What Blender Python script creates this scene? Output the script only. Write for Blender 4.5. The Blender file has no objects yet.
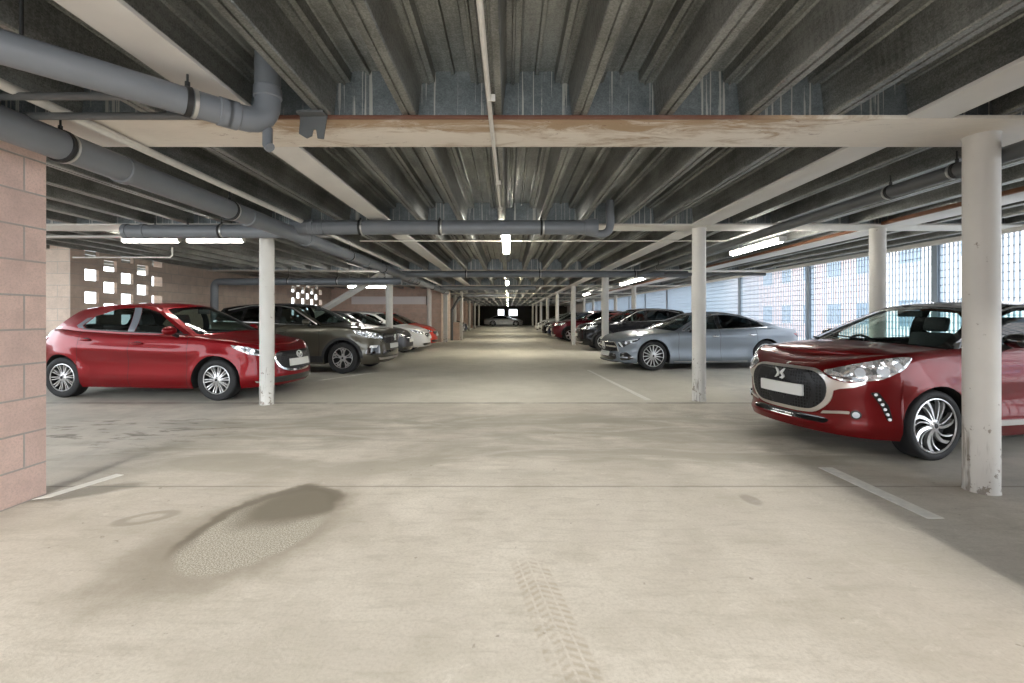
import bpy, bmesh, math, random
from mathutils import Vector, Matrix
from mathutils.geometry import tessellate_polygon
C = bpy.context.scene.collection
PI = math.pi
random.seed(7)

# ------------------------------------------------------------------ helpers
def link(name, me, parent=None):
    o = bpy.data.objects.new(name, me)
    C.objects.link(o)
    if parent is not None:
        o.parent = parent
    return o

def obj(name, bm, mats, parent=None, smooth=None, weld=0.0):
    if weld:
        bmesh.ops.remove_doubles(bm, verts=bm.verts[:], dist=weld)
    me = bpy.data.meshes.new(name)
    bm.to_mesh(me); bm.free()
    for m in (mats if isinstance(mats, (list, tuple)) else [mats]):
        me.materials.append(m)
    if smooth is not None:
        me.polygons.foreach_set('use_smooth', [True] * len(me.polygons))
        me.set_sharp_from_angle(angle=math.radians(smooth))
    me.update()
    return link(name, me, parent)

def empty(name, loc=(0, 0, 0), rz=0.0):
    o = bpy.data.objects.new(name, None)
    C.objects.link(o)
    o.location = loc; o.rotation_euler = (0, 0, rz)
    o.empty_display_size = 0.2
    return o

def tag(o, label, cat, group=None, kind=None):
    o['label'] = label; o['category'] = cat
    if group: o['group'] = group
    if kind: o['kind'] = kind
    return o

def structure(o):
    o['kind'] = 'structure'
    return o

def box(bm, x0, x1, y0, y1, z0, z1, mi=0, bev=0.0):
    vs = [bm.verts.new((x, y, z)) for z in (z0, z1) for y in (y0, y1) for x in (x0, x1)]
    fs = []
    for q in ((0, 2, 3, 1), (4, 5, 7, 6), (0, 1, 5, 4), (2, 6, 7, 3), (0, 4, 6, 2), (1, 3, 7, 5)):
        f = bm.faces.new([vs[i] for i in q]); f.material_index = mi; fs.append(f)
    if bev:
        es = list({e for f in fs for e in f.edges})
        r = bmesh.ops.bevel(bm, geom=es, offset=bev, segments=2, affect='EDGES', profile=0.6)
        for f in r['faces']: f.material_index = mi
    return fs

def tube(bm, pts, r, n=16, mi=0, caps=True, radii=None):
    pts = [Vector(p) for p in pts]
    rings = []
    up = None
    for i, p in enumerate(pts):
        if i == 0: d = pts[1] - p
        elif i == len(pts) - 1: d = p - pts[i - 1]
        else: d = (pts[i + 1] - p).normalized() + (p - pts[i - 1]).normalized()
        d.normalize()
        if up is None:
            up = Vector((0, 0, 1)) if abs(d.z) < 0.9 else Vector((1, 0, 0))
        u = (up - d * up.dot(d)).normalized(); up = u
        v = d.cross(u)
        rr = radii[i] if radii else r
        rings.append([bm.verts.new(p + (u * math.cos(2 * PI * k / n) + v * math.sin(2 * PI * k / n)) * rr) for k in range(n)])
    for a, b in zip(rings, rings[1:]):
        for k in range(n):
            f = bm.faces.new((a[k], a[(k + 1) % n], b[(k + 1) % n], b[k])); f.material_index = mi
    if caps:
        f = bm.faces.new(rings[0][::-1]); f.material_index = mi
        f = bm.faces.new(rings[-1]); f.material_index = mi

def lathe(bm, prof, M=Matrix(), n=32, mi=0):
    """prof: (radius, height) pairs turned about local z, then moved by M"""
    rings = []
    for r, h in prof:
        if r < 1e-6:
            rings.append([bm.verts.new(M @ Vector((0, 0, h)))])
        else:
            rings.append([bm.verts.new(M @ Vector((r * math.cos(2 * PI * k / n), r * math.sin(2 * PI * k / n), h))) for k in range(n)])
    for a, b in zip(rings, rings[1:]):
        for k in range(n):
            k2 = (k + 1) % n
            if len(a) == 1 and len(b) == 1: continue
            if len(a) == 1: q = (a[0], b[k2], b[k])
            elif len(b) == 1: q = (a[k], a[k2], b[0])
            else: q = (a[k], a[k2], b[k2], b[k])
            f = bm.faces.new(q); f.material_index = mi

def prism(bm, poly, M, d0, d1, mi=0):
    """2-D polygon in local xy, extruded along local z from d0 to d1, moved by M"""
    n = len(poly)
    a = [bm.verts.new(M @ Vector((p[0], p[1], d0))) for p in poly]
    b = [bm.verts.new(M @ Vector((p[0], p[1], d1))) for p in poly]
    tris = tessellate_polygon([[Vector((p[0], p[1], 0)) for p in poly]])
    for t in tris:
        f = bm.faces.new([b[i] for i in t]); f.material_index = mi
        f = bm.faces.new([a[i] for i in t][::-1]); f.material_index = mi
    for i in range(n):
        j = (i + 1) % n
        f = bm.faces.new((a[i], a[j], b[j], b[i])); f.material_index = mi
    bmesh.ops.recalc_face_normals(bm, faces=bm.faces[:])

def ellipsoid(bm, c, rx, ry, rz, mi=0, nu=20, nv=12, rot=None):
    c = Vector(c)
    rings = []
    for j in range(nv + 1):
        th = PI * j / nv
        if j in (0, nv):
            p = Vector((0, 0, rz * math.cos(th)))
            if rot: p = rot @ p
            rings.append([bm.verts.new(c + p)])
        else:
            ring = []
            for k in range(nu):
                p = Vector((rx * math.sin(th) * math.cos(2 * PI * k / nu), ry * math.sin(th) * math.sin(2 * PI * k / nu), rz * math.cos(th)))
                if rot: p = rot @ p
                ring.append(bm.verts.new(c + p))
            rings.append(ring)
    for a, b in zip(rings, rings[1:]):
        for k in range(nu):
            k2 = (k + 1) % nu
            if len(a) == 1: q = (a[0], b[k], b[k2])
            elif len(b) == 1: q = (a[k], b[0], a[k2])
            else: q = (a[k], b[k], b[k2], a[k2])
            f = bm.faces.new(q); f.material_index = mi

def interp(pts):
    """monotone cubic through (x, y) pairs, clamped at the ends"""
    pts = sorted(pts)
    xs = [p[0] for p in pts]; ys = [p[1] for p in pts]; n = len(xs)
    if n == 1: return lambda x: ys[0]
    h = [xs[i + 1] - xs[i] for i in range(n - 1)]
    d = [(ys[i + 1] - ys[i]) / h[i] for i in range(n - 1)]
    m = [0.0] * n
    m[0], m[-1] = d[0], d[-1]
    for i in range(1, n - 1):
        m[i] = 0.0 if d[i - 1] * d[i] <= 0 else 2 * d[i - 1] * d[i] / (d[i - 1] + d[i])
    def f(x):
        if x <= xs[0]: return ys[0]
        if x >= xs[-1]: return ys[-1]
        i = 0
        while x > xs[i + 1]: i += 1
        t = (x - xs[i]) / h[i]
        return ((1 + 2 * t) * (1 - t) ** 2 * ys[i] + t * (1 - t) ** 2 * h[i] * m[i]
                + t * t * (3 - 2 * t) * ys[i + 1] + t * t * (t - 1) * h[i] * m[i + 1])
    return f

def smooth_poly(poly, n=4):
    """closed Catmull-Rom through a polygon"""
    out = []; N = len(poly)
    for i in range(N):
        p0, p1, p2, p3 = (poly[(i + k - 1) % N] for k in range(4))
        for j in range(n):
            t = j / n
            out.append(tuple(0.5 * (2 * p1[k] + (p2[k] - p0[k]) * t + (2 * p0[k] - 5 * p1[k] + 4 * p2[k] - p3[k]) * t * t
                             + (3 * p1[k] - p0[k] - 3 * p2[k] + p3[k]) * t ** 3) for k in range(2)))
    return out

def round_poly(poly, r, n=4):
    """polygon with its corners rounded by quadratic arcs of size r"""
    out = []; N = len(poly)
    for i in range(N):
        p0, p1, p2 = Vector(poly[i - 1]), Vector(poly[i]), Vector(poly[(i + 1) % N])
        ra = min(r, 0.45 * (p0 - p1).length); rb = min(r, 0.45 * (p2 - p1).length)
        a = p1 + (p0 - p1).normalized() * ra; b = p1 + (p2 - p1).normalized() * rb
        for j in range(n + 1):
            t = j / n
            q = a * (1 - t) ** 2 + p1 * 2 * t * (1 - t) + b * t * t
            out.append((q.x, q.y))
    return out

# ------------------------------------------------------------------ materials
def new_mat(name):
    m = bpy.data.materials.new(name); m.use_nodes = True
    nt = m.node_tree
    return m, nt, nt.nodes['Principled BSDF']

def mat(name, col, rough=0.5, metal=0.0, coat=0.0, emit=0.0, spec=0.5, noise=0.0, nscale=8.0, bump=0.0):
    m, nt, b = new_mat(name)
    b.inputs['Base Color'].default_value = (*col, 1)
    b.inputs['Roughness'].default_value = rough
    b.inputs['Metallic'].default_value = metal
    b.inputs['Specular IOR Level'].default_value = spec
    if coat:
        b.inputs['Coat Weight'].default_value = coat
        b.inputs['Coat Roughness'].default_value = 0.03
    if emit:
        b.inputs['Emission Color'].default_value = (*col, 1)
        b.inputs['Emission Strength'].default_value = emit
    if noise or bump:
        tc = nt.nodes.new('ShaderNodeTexCoord')
        n = nt.nodes.new('ShaderNodeTexNoise'); n.inputs['Scale'].default_value = nscale; n.inputs['Detail'].default_value = 6
        nt.links.new(tc.outputs['Object'], n.inputs['Vector'])
        if noise:
            mx = nt.nodes.new('ShaderNodeMix'); mx.data_type = 'RGBA'
            mx.inputs['A'].default_value = (*[c * (1 - noise) for c in col], 1)
            mx.inputs['B'].default_value = (*[min(1, c * (1 + noise)) for c in col], 1)
            nt.links.new(n.outputs['Fac'], mx.inputs['Factor'])
            nt.links.new(mx.outputs['Result'], b.inputs['Base Color'])
        if bump:
            bp = nt.nodes.new('ShaderNodeBump'); bp.inputs['Strength'].default_value = bump; bp.inputs['Distance'].default_value = 0.01
            nt.links.new(n.outputs['Fac'], bp.inputs['Height']); nt.links.new(bp.outputs['Normal'], b.inputs['Normal'])
    return m

class NT:
    """small wrapper to wire shader nodes"""
    def __init__(s, m): s.t = m.node_tree; s.n = s.t.nodes; s.l = s.t.links
    def node(s, typ, **kw):
        n = s.n.new(typ)
        for k, v in kw.items(): setattr(n, k, v)
        return n
    def put(s, sock, v):
        if hasattr(v, 'links') and hasattr(v, 'is_output'): s.l.new(v, sock)
        else: sock.default_value = v
    def math(s, op, a, b=None, c=None, clamp=False):
        n = s.node('ShaderNodeMath', operation=op, use_clamp=clamp)
        s.put(n.inputs[0], a)
        if b is not None: s.put(n.inputs[1], b)
        if c is not None: s.put(n.inputs[2], c)
        return n.outputs[0]
    def mix(s, f, a, b):
        n = s.node('ShaderNodeMix', data_type='RGBA')
        s.put(n.inputs['Factor'], f)
        for k, v in (('A', a), ('B', b)):
            s.put(n.inputs[k], (*v, 1) if isinstance(v, tuple) and len(v) == 3 else v)
        return n.outputs['Result']
    def noise(s, vec, scale, detail=5, rough=0.55, dist=0.0):
        n = s.node('ShaderNodeTexNoise')
        if vec is not None: s.l.new(vec, n.inputs['Vector'])
        n.inputs['Scale'].default_value = scale; n.inputs['Detail'].default_value = detail
        n.inputs['Roughness'].default_value = rough; n.inputs['Distortion'].default_value = dist
        return n.outputs['Fac']
    def ramp(s, v, lo, hi):
        n = s.node('ShaderNodeMapRange', interpolation_type='SMOOTHSTEP')
        s.put(n.inputs['Value'], v)
        n.inputs['From Min'].default_value = lo; n.inputs['From Max'].default_value = hi
        return n.outputs['Result']
    def pos(s):
        g = s.node('ShaderNodeNewGeometry'); return g.outputs['Position']
    def objco(s):
        return s.node('ShaderNodeTexCoord').outputs['Object']
    def xyz(s, v):
        n = s.node('ShaderNodeSeparateXYZ'); s.l.new(v, n.inputs[0]); return n.outputs
    def comb(s, x, y, z):
        n = s.node('ShaderNodeCombineXYZ')
        for i, v in enumerate((x, y, z)): s.put(n.inputs[i], v)
        return n.outputs[0]
    def mapping(s, v, scale=(1, 1, 1), loc=(0, 0, 0), rot=(0, 0, 0)):
        n = s.node('ShaderNodeMapping'); s.l.new(v, n.inputs['Vector'])
        n.inputs['Scale'].default_value = scale; n.inputs['Location'].default_value = loc; n.inputs['Rotation'].default_value = rot
        return n.outputs[0]
    def bump(s, h, strength, dist=0.01):
        n = s.node('ShaderNodeBump'); n.inputs['Strength'].default_value = strength; n.inputs['Distance'].default_value = dist
        s.l.new(h, n.inputs['Height']); return n.outputs['Normal']
# ------------------------------------------------------------------ surfaces of the place
def concrete_floor():
    m, nt, b = new_mat('concrete_floor'); k = NT(m)
    p = k.pos(); X, Y, Z = k.xyz(p)
    big = k.noise(p, 0.55, 4, 0.6, 0.6)
    mid = k.noise(p, 2.3, 8, 0.65, 0.4)
    fine = k.noise(p, 60, 6, 0.7)
    brushed = k.noise(k.mapping(p, (3.0, 14.0, 1), rot=(0, 0, 0.5)), 1.0, 8, 0.7, 0.5)
    col = k.mix(k.ramp(big, 0.3, 0.72), (0.455, 0.415, 0.35), (0.645, 0.60, 0.515))
    col = k.mix(k.math('MULTIPLY', k.ramp(mid, 0.42, 0.75), 0.75), col, (0.42, 0.385, 0.31))
    col = k.mix(k.math('MULTIPLY', k.ramp(brushed, 0.46, 0.72), 0.6), col, (0.38, 0.345, 0.28))
    m2 = k.noise(p, 11, 8, 0.75, 0.6)
    col = k.mix(k.math('MULTIPLY', k.ramp(m2, 0.50, 0.72), 0.45), col, (0.36, 0.325, 0.265))
    col = k.mix(k.math('MULTIPLY', k.ramp(k.noise(p, 6, 8, 0.75, 1.0), 0.56, 0.72), 0.35), col, (0.74, 0.70, 0.62))
    col = k.mix(k.math('MULTIPLY', k.ramp(fine, 0.40, 0.70), 0.45), col, (0.36, 0.32, 0.26))
    # paler, greyer slab beyond the joint at y = 6.8
    wob = k.math('ADD', Y, k.math('MULTIPLY', k.math('SUBTRACT', mid, 0.5), 0.05))
    col = k.mix(k.math('MULTIPLY', k.ramp(wob, 6.72, 6.80), 0.45), col, (0.60, 0.585, 0.50))
    # darker mottled streaks in a band across the aisle
    sm = k.noise(k.mapping(p, (0.5, 1.6, 1), rot=(0, 0, -0.55)), 1.3, 6, 0.6, 1.0)
    band = k.math('MULTIPLY', k.ramp(Y, 3.2, 4.2), k.math('SUBTRACT', 1.0, k.ramp(Y, 5.6, 6.7)))
    col = k.mix(k.math('MULTIPLY', k.math('MULTIPLY', k.ramp(sm, 0.36, 0.60), band), 0.8), col, (0.31, 0.285, 0.225))
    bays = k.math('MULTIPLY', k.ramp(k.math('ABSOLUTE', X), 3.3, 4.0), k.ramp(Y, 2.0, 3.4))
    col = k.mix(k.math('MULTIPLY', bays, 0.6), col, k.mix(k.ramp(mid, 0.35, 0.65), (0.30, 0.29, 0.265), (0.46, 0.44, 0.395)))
    # joints
    def joint(at, wd, amt, c):
        nonlocal col
        j = k.math('ABSOLUTE', k.math('SUBTRACT', k.math('ADD', Y, k.math('MULTIPLY', k.math('SUBTRACT', k.noise(p, 6, 6, 0.7), 0.5), 0.03)), at))
        msk = k.math('SUBTRACT', 1.0, k.ramp(j, wd * 0.4, wd))
        gate = k.ramp(k.noise(k.mapping(p, (1.0, 0.2, 1)), 1.4, 4), 0.33, 0.5)
        col = k.mix(k.math('MULTIPLY', k.math('MULTIPLY', msk, gate), amt), col, c)
    joint(3.47, 0.018, 0.5, (0.13, 0.115, 0.09))
    joint(6.80, 0.045, 0.8, (0.12, 0.11, 0.09))
    joint(13.5, 0.05, 0.7, (0.15, 0.14, 0.11))
    # worn oval patch: rough aggregate with a damp dark rim
    def oval(cx, cy, ang, rx, ry, amp):
        dx = k.math('SUBTRACT', X, cx); dy = k.math('SUBTRACT', Y, cy)
        c, s_ = math.cos(ang), math.sin(ang)
        u = k.math('ADD', k.math('MULTIPLY', dx, c / rx), k.math('MULTIPLY', dy, s_ / rx))
        v = k.math('ADD', k.math('MULTIPLY', dx, -s_ / ry), k.math('MULTIPLY', dy, c / ry))
        d = k.math('SQRT', k.math('ADD', k.math('MULTIPLY', u, u), k.math('MULTIPLY', v, v)))
        return k.math('ADD', d, k.math('MULTIPLY', k.math('SUBTRACT', k.noise(p, 5, 4), 0.5), amp))
    d1 = oval(-1.51, 2.85, 1.47, 0.62, 0.37, 0.30)
    halo = oval(-1.56, 2.74, 1.25, 0.86, 0.56, 0.5)
    col = k.mix(k.math('MULTIPLY', k.math('SUBTRACT', 1.0, k.ramp(halo, 0.6, 1.1)), 0.72), col, (0.25, 0.22, 0.165))
    agg = k.ramp(k.noise(p, 130, 3, 0.8), 0.38, 0.66)
    grit = k.mix(agg, (0.20, 0.18, 0.14), (0.64, 0.60, 0.50))
    damp = k.ramp(oval(-1.33, 3.30, 0.9, 0.62, 0.34, 0.35), 0.7, 1.15)
    grit = k.mix(damp, (0.17, 0.15, 0.11), grit)
    col = k.mix(k.math('MULTIPLY', k.math('SUBTRACT', 1.0, k.ramp(d1, 0.86, 1.0)), 0.92), col, grit)
    upper = k.ramp(k.math('SUBTRACT', k.math('MULTIPLY', k.math('SUBTRACT', Y, 2.7), 1.0), k.math('ADD', X, 1.6)), -0.15, 0.25)
    rim = k.math('MULTIPLY', k.math('MULTIPLY', k.ramp(d1, 0.78, 0.93), k.math('SUBTRACT', 1.0, k.ramp(d1, 0.98, 1.12))), upper)
    col = k.mix(k.math('MULTIPLY', rim, 0.85), col, (0.15, 0.13, 0.095))
    ring = oval(-2.33, 2.93, 0.5, 0.20, 0.10, 0.12)
    rm = k.math('MULTIPLY', k.ramp(ring, 0.35, 0.62), k.math('SUBTRACT', 1.0, k.ramp(ring, 0.8, 1.05)))
    col = k.mix(k.math('MULTIPLY', rm, 0.55), col, (0.24, 0.215, 0.165))
    drop = oval(1.72, 3.22, 0.0, 0.07, 0.11, 0.5)
    col = k.mix(k.math('MULTIPLY', k.math('SUBTRACT', 1.0, k.ramp(drop, 0.6, 1.0)), 0.6), col, (0.25, 0.22, 0.18))
    # damp smear by the left wall and oil marks in front of the red hatchback
    oil = k.ramp(k.noise(k.mapping(p, (1.4, 4.5, 1), rot=(0, 0, 0.25)), 1.6, 6, 0.65, 0.3), 0.53, 0.64)
    og = k.math('MULTIPLY', k.math('SUBTRACT', 1.0, k.ramp(oval(-4.4, 5.0, 0.15, 1.5, 1.0, 0.3), 0.6, 1.1)), oil)
    col = k.mix(k.math('MULTIPLY', og, 0.75), col, (0.10, 0.09, 0.07))
    ws = oval(-3.15, 3.35, 0.5, 0.42, 0.13, 0.6)
    col = k.mix(k.math('MULTIPLY', k.math('SUBTRACT', 1.0, k.ramp(ws, 0.6, 1.1)), 0.6), col, (0.12, 0.11, 0.085))
    # tyre print: two chevron bands running towards the camera
    ang = -0.187
    c, s_ = math.cos(ang), math.sin(ang)
    dx = k.math('SUBTRACT', X, 0.20); dy = k.math('SUBTRACT', Y, 1.9)
    u = k.math('ADD', k.math('MULTIPLY', dx, c), k.math('MULTIPLY', dy, -s_))
    v = k.math('ADD', k.math('MULTIPLY', dx, s_), k.math('MULTIPLY', dy, c))
    au = k.math('ABSOLUTE', u)
    width = k.math('SUBTRACT', 1.0, k.ramp(au, 0.085, 0.1))
    tread = k.math('SINE', k.math('MULTIPLY', k.math('ADD', v, k.math('MULTIPLY', au, 0.6)), 150))
    grooves = k.ramp(k.math('ABSOLUTE', k.math('SINE', k.math('MULTIPLY', u, 62))), 0.12, 0.5)
    endm = k.math('SUBTRACT', 1.0, k.ramp(k.math('ADD', v, k.math('MULTIPLY', mid, 0.25)), 0.52, 0.72))
    pr = k.math('MULTIPLY', k.math('MULTIPLY', width, grooves), k.math('MULTIPLY', endm, k.math('ADD', 0.55, k.math('MULTIPLY', tread, 0.4))))
    pr = k.math('MULTIPLY', pr, k.ramp(k.noise(p, 9, 5), 0.28, 0.55))
    col = k.mix(k.math('MULTIPLY', pr, 0.6), col, (0.34, 0.285, 0.21))
    # specks of grit
    sp = k.math('MULTIPLY', k.ramp(k.noise(p, 17, 3, 0.5), 0.70, 0.76), 0.6)
    col = k.mix(sp, col, (0.20, 0.175, 0.14))
    k.l.new(col, b.inputs['Base Color'])
    k.put(b.inputs['Roughness'], k.math('ADD', 0.52, k.math('MULTIPLY', mid, 0.28)))
    b.inputs['Specular IOR Level'].default_value = 0.4
    h = k.math('ADD', k.math('MULTIPLY', fine, 0.5), k.math('MULTIPLY', mid, 0.9))
    k.l.new(k.bump(h, 0.35, 0.006), b.inputs['Normal'])
    return m

def block_mat(name, axis, c1, c2, mortar, bw=0.482, rh=0.241, off=(0, 0), bumpy=0.7):
    """blockwork in running bond; axis = the world axis the courses run along"""
    m, nt, b = new_mat(name); k = NT(m)
    p = k.pos(); X, Y, Z = k.xyz(p)
    v = k.comb(k.math('ADD', X if axis == 'X' else Y, off[0]), k.math('ADD', Z, off[1]), 0.0)
    br = k.node('ShaderNodeTexBrick'); k.l.new(v, br.inputs['Vector'])
    br.inputs['Scale'].default_value = 1.0
    br.inputs['Brick Width'].default_value = bw; br.inputs['Row Height'].default_value = rh
    br.inputs['Mortar Size'].default_value = 0.007; br.inputs['Mortar Smooth'].default_value = 0.2
    br.inputs['Bias'].default_value = 0.0
    br.inputs['Color1'].default_value = (*c1, 1); br.inputs['Color2'].default_value = (*c2, 1); br.inputs['Mortar'].default_value = (*mortar, 1)
    n1 = k.noise(p, 5, 8, 0.65); n2 = k.noise(p, 70, 4, 0.7)
    col = k.mix(k.math('MULTIPLY', k.ramp(n1, 0.35, 0.75), 0.55), br.outputs['Color'], tuple(c * 0.62 for c in c1))
    col = k.mix(k.math('MULTIPLY', k.ramp(n2, 0.4, 0.75), 0.5), col, tuple(c * 0.55 for c in c1))
    pale = k.ramp(k.noise(k.mapping(p, (1, 3, 9)), 2.4, 5, 0.6, 0.8), 0.66, 0.78)
    col = k.mix(k.math('MULTIPLY', pale, 0.4), col, (0.75, 0.68, 0.62))
    k.l.new(col, b.inputs['Base Color']); b.inputs['Roughness'].default_value = 0.92
    h = k.math('ADD', k.math('MULTIPLY', k.math('SUBTRACT', 1.0, br.outputs['Fac']), 1.0), k.math('MULTIPLY', n2, 0.25))
    k.l.new(k.bump(h, bumpy, 0.01), b.inputs['Normal'])
    return m

def galvanised(name='galvanised_deck', dark=(0.115, 0.117, 0.108), light=(0.47, 0.475, 0.445), drips=False):
    m, nt, b = new_mat(name); k = NT(m)
    p = k.pos(); X, Y, Z = k.xyz(p)
    n1 = k.noise(p, 1.2, 6, 0.65, 0.4)
    n2 = k.noise(k.mapping(p, (14, 1.2, 14)), 1.0, 6, 0.7)
    vor = k.node('ShaderNodeTexVoronoi'); k.l.new(p, vor.inputs['Vector']); vor.inputs['Scale'].default_value = 130
    sp = k.xyz(vor.outputs['Color'])[0]
    f = k.math('ADD', k.math('MULTIPLY', n1, 0.55), k.math('ADD', k.math('MULTIPLY', n2, 0.35), k.math('MULTIPLY', sp, 0.12)))
    col = k.mix(k.ramp(f, 0.3, 0.78), dark, light)
    if drips:
        streak = k.noise(k.mapping(p, (48, 0.1, 0.6)), 1.0, 3, 0.5)
        blot = k.ramp(k.math('ADD', streak, k.math('MULTIPLY', k.noise(p, 30, 3), 0.05)), 0.625, 0.65)
        col = k.mix(k.math('MULTIPLY', blot, 0.8), col, (0.62, 0.61, 0.56))
    k.l.new(col, b.inputs['Base Color'])
    b.inputs['Metallic'].default_value = 0.7
    k.put(b.inputs['Roughness'], k.math('ADD', 0.28, k.math('MULTIPLY', n1, 0.3)))
    if not drips:
        wv = k.math('SINE', k.math('MULTIPLY', Y, 2 * PI / 0.045))
        k.l.new(k.bump(k.math('ADD', k.math('MULTIPLY', wv, 0.5), k.math('MULTIPLY', n2, 0.7)), 0.22, 0.004), b.inputs['Normal'])
    return m

def rusty_paint(name, front=0.0, rust=1.0, base=(0.74, 0.68, 0.60)):
    """old cream paint, flaking to rust; the stains cling to the flange edge at y = front"""
    m, nt, b = new_mat(name); k = NT(m)
    p = k.pos(); X, Y, Z = k.xyz(p)
    n1 = k.noise(k.mapping(p, (0.8, 2.2, 1)), 2.2, 10, 0.72, 1.0); n2 = k.noise(k.mapping(p, (1.0, 2.8, 1)), 5.5, 9, 0.72, 1.2)
    edge = k.math('SUBTRACT', 1.0, k.ramp(Y, front, front + 0.34))
    mid = k.math('SUBTRACT', 1.0, k.ramp(k.math('ABSOLUTE', k.math('ADD', X, -0.1)), 1.6, 3.0))
    f = k.math('MULTIPLY', k.math('ADD', k.math('MULTIPLY', edge, 0.26), k.math('MULTIPLY', n1, 1.35)), k.math('ADD', 0.55, k.math('MULTIPLY', mid, 0.5)))
    col = k.mix(k.math('MULTIPLY', k.ramp(n2, 0.3, 0.7), 0.3), base, tuple(c * 0.8 for c in base))
    col = k.mix(k.math('MULTIPLY', k.ramp(f, 0.68, 1.0), 0.85 * rust), col, (0.30, 0.185, 0.085))
    fl = k.ramp(k.math('ADD', n2, k.math('MULTIPLY', edge, 0.03)), 0.625, 0.65)
    col = k.mix(k.math('MULTIPLY', k.math('MULTIPLY', fl, 0.85 * rust), mid), col, (0.20, 0.10, 0.065))
    lip = k.math('SUBTRACT', 1.0, k.ramp(k.math('ADD', Y, k.math('MULTIPLY', n2, 0.02)), front + 0.015, front + 0.042))  # edge rust plus the shadow line beside it, both put into the colour
    lm = k.math('MULTIPLY', lip, k.math('SUBTRACT', 1.0, k.ramp(k.math('ADD', X, k.math('MULTIPLY', n1, 1.0)), 1.9, 2.5)))
    col = k.mix(k.math('MULTIPLY', lm, 0.92 * rust), col, (0.11, 0.035, 0.018))
    k.l.new(col, b.inputs['Base Color']); b.inputs['Roughness'].default_value = 0.6
    k.l.new(k.bump(n2, 0.35, 0.006), b.inputs['Normal'])
    return m

def column_paint():
    m, nt, b = new_mat('column_paint'); k = NT(m)
    p = k.pos(); X, Y, Z = k.xyz(p)
    n1 = k.noise(p, 3, 6); n2 = k.noise(p, 14, 6, 0.65)
    col = k.mix(k.math('MULTIPLY', k.ramp(n1, 0.3, 0.7), 0.35), (0.64, 0.62, 0.575), (0.54, 0.52, 0.48))
    low = k.math('SUBTRACT', 1.0, k.ramp(Z, 0.0, 1.05))
    chip = k.ramp(k.math('ADD', n2, k.math('MULTIPLY', low, 0.10)), 0.66, 0.70)
    col = k.mix(k.math('MULTIPLY', chip, 0.8), col, (0.20, 0.16, 0.12))
    sc = k.ramp(k.math('ADD', k.noise(k.mapping(p, (9, 9, 1.2)), 1.0, 5, 0.6), k.math('MULTIPLY', low, 0.17)), 0.66, 0.76)
    col = k.mix(k.math('MULTIPLY', k.math('MULTIPLY', sc, k.ramp(low, 0.1, 0.6)), 0.75), col, (0.17, 0.14, 0.11))
    k.l.new(col, b.inputs['Base Color']); b.inputs['Roughness'].default_value = 0.5
    k.l.new(k.bump(n1, 0.1, 0.01), b.inputs['Normal'])
    return m

def two_sided_paint(name, col, metal=0.35, rough=0.32, flake=0.12, inner=(0.02, 0.02, 0.022)):
    """car paint under clear lacquer, dark lining on the inside of the sheet"""
    m, nt, b = new_mat(name); k = NT(m)
    n = k.noise(k.objco(), 900, 2)
    g = k.node('ShaderNodeNewGeometry')
    c = k.mix(n, tuple(x * (1 - flake) for x in col), tuple(min(1, x * (1 + flake)) for x in col))
    c = k.mix(g.outputs['Backfacing'], c, inner)
    k.l.new(c, b.inputs['Base Color'])
    k.put(b.inputs['Metallic'], k.math('MULTIPLY', k.math('SUBTRACT', 1.0, g.outputs['Backfacing']), metal))
    b.inputs['Roughness'].default_value = rough
    k.put(b.inputs['Coat Weight'], k.math('MULTIPLY', k.math('SUBTRACT', 1.0, g.outputs['Backfacing']), 0.7))
    b.inputs['Coat IOR'].default_value = 1.38; b.inputs['Specular IOR Level'].default_value = 0.15
    b.inputs['Coat Roughness'].default_value = 0.03
    return m

def tinted_glass(name, tint, gloss=1.0):
    m = bpy.data.materials.new(name); m.use_nodes = True
    k = NT(m); k.n.remove(k.n['Principled BSDF'])
    out = k.n['Material Output']
    tr = k.node('ShaderNodeBsdfTransparent'); tr.inputs['Color'].default_value = (*tint, 1)
    gl = k.node('ShaderNodeBsdfGlossy'); gl.inputs['Roughness'].default_value = 0.02; gl.inputs['Color'].default_value = (gloss, gloss, gloss, 1)
    lw = k.node('ShaderNodeLayerWeight'); lw.inputs['Blend'].default_value = 0.5
    fr = k.math('ADD', 0.045, k.math('MULTIPLY', 0.955, k.math('POWER', lw.outputs['Facing'], 5.0)))
    mx = k.node('ShaderNodeMixShader')
    k.l.new(fr, mx.inputs[0]); k.l.new(tr.outputs[0], mx.inputs[1]); k.l.new(gl.outputs[0], mx.inputs[2])
    k.l.new(mx.outputs[0], out.inputs['Surface'])
    return m

def grille_mesh_mat():
    m, nt, b = new_mat('grille_mesh'); k = NT(m)
    v = k.node('ShaderNodeTexVoronoi', feature='DISTANCE_TO_EDGE'); k.l.new(k.objco(), v.inputs['Vector']); v.inputs['Scale'].default_value = 34
    v.inputs['Randomness'].default_value = 0.15
    f = k.ramp(v.outputs['Distance'], 0.12, 0.2)
    k.l.new(k.mix(f, (0.022, 0.022, 0.024), (0.002, 0.002, 0.002)), b.inputs['Base Color'])
    b.inputs['Roughness'].default_value = 0.3
    k.l.new(k.bump(k.math('SUBTRACT', 1.0, f), 0.6, 0.01), b.inputs['Normal']); b.inputs['Specular IOR Level'].default_value = 0.25
    return m

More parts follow.
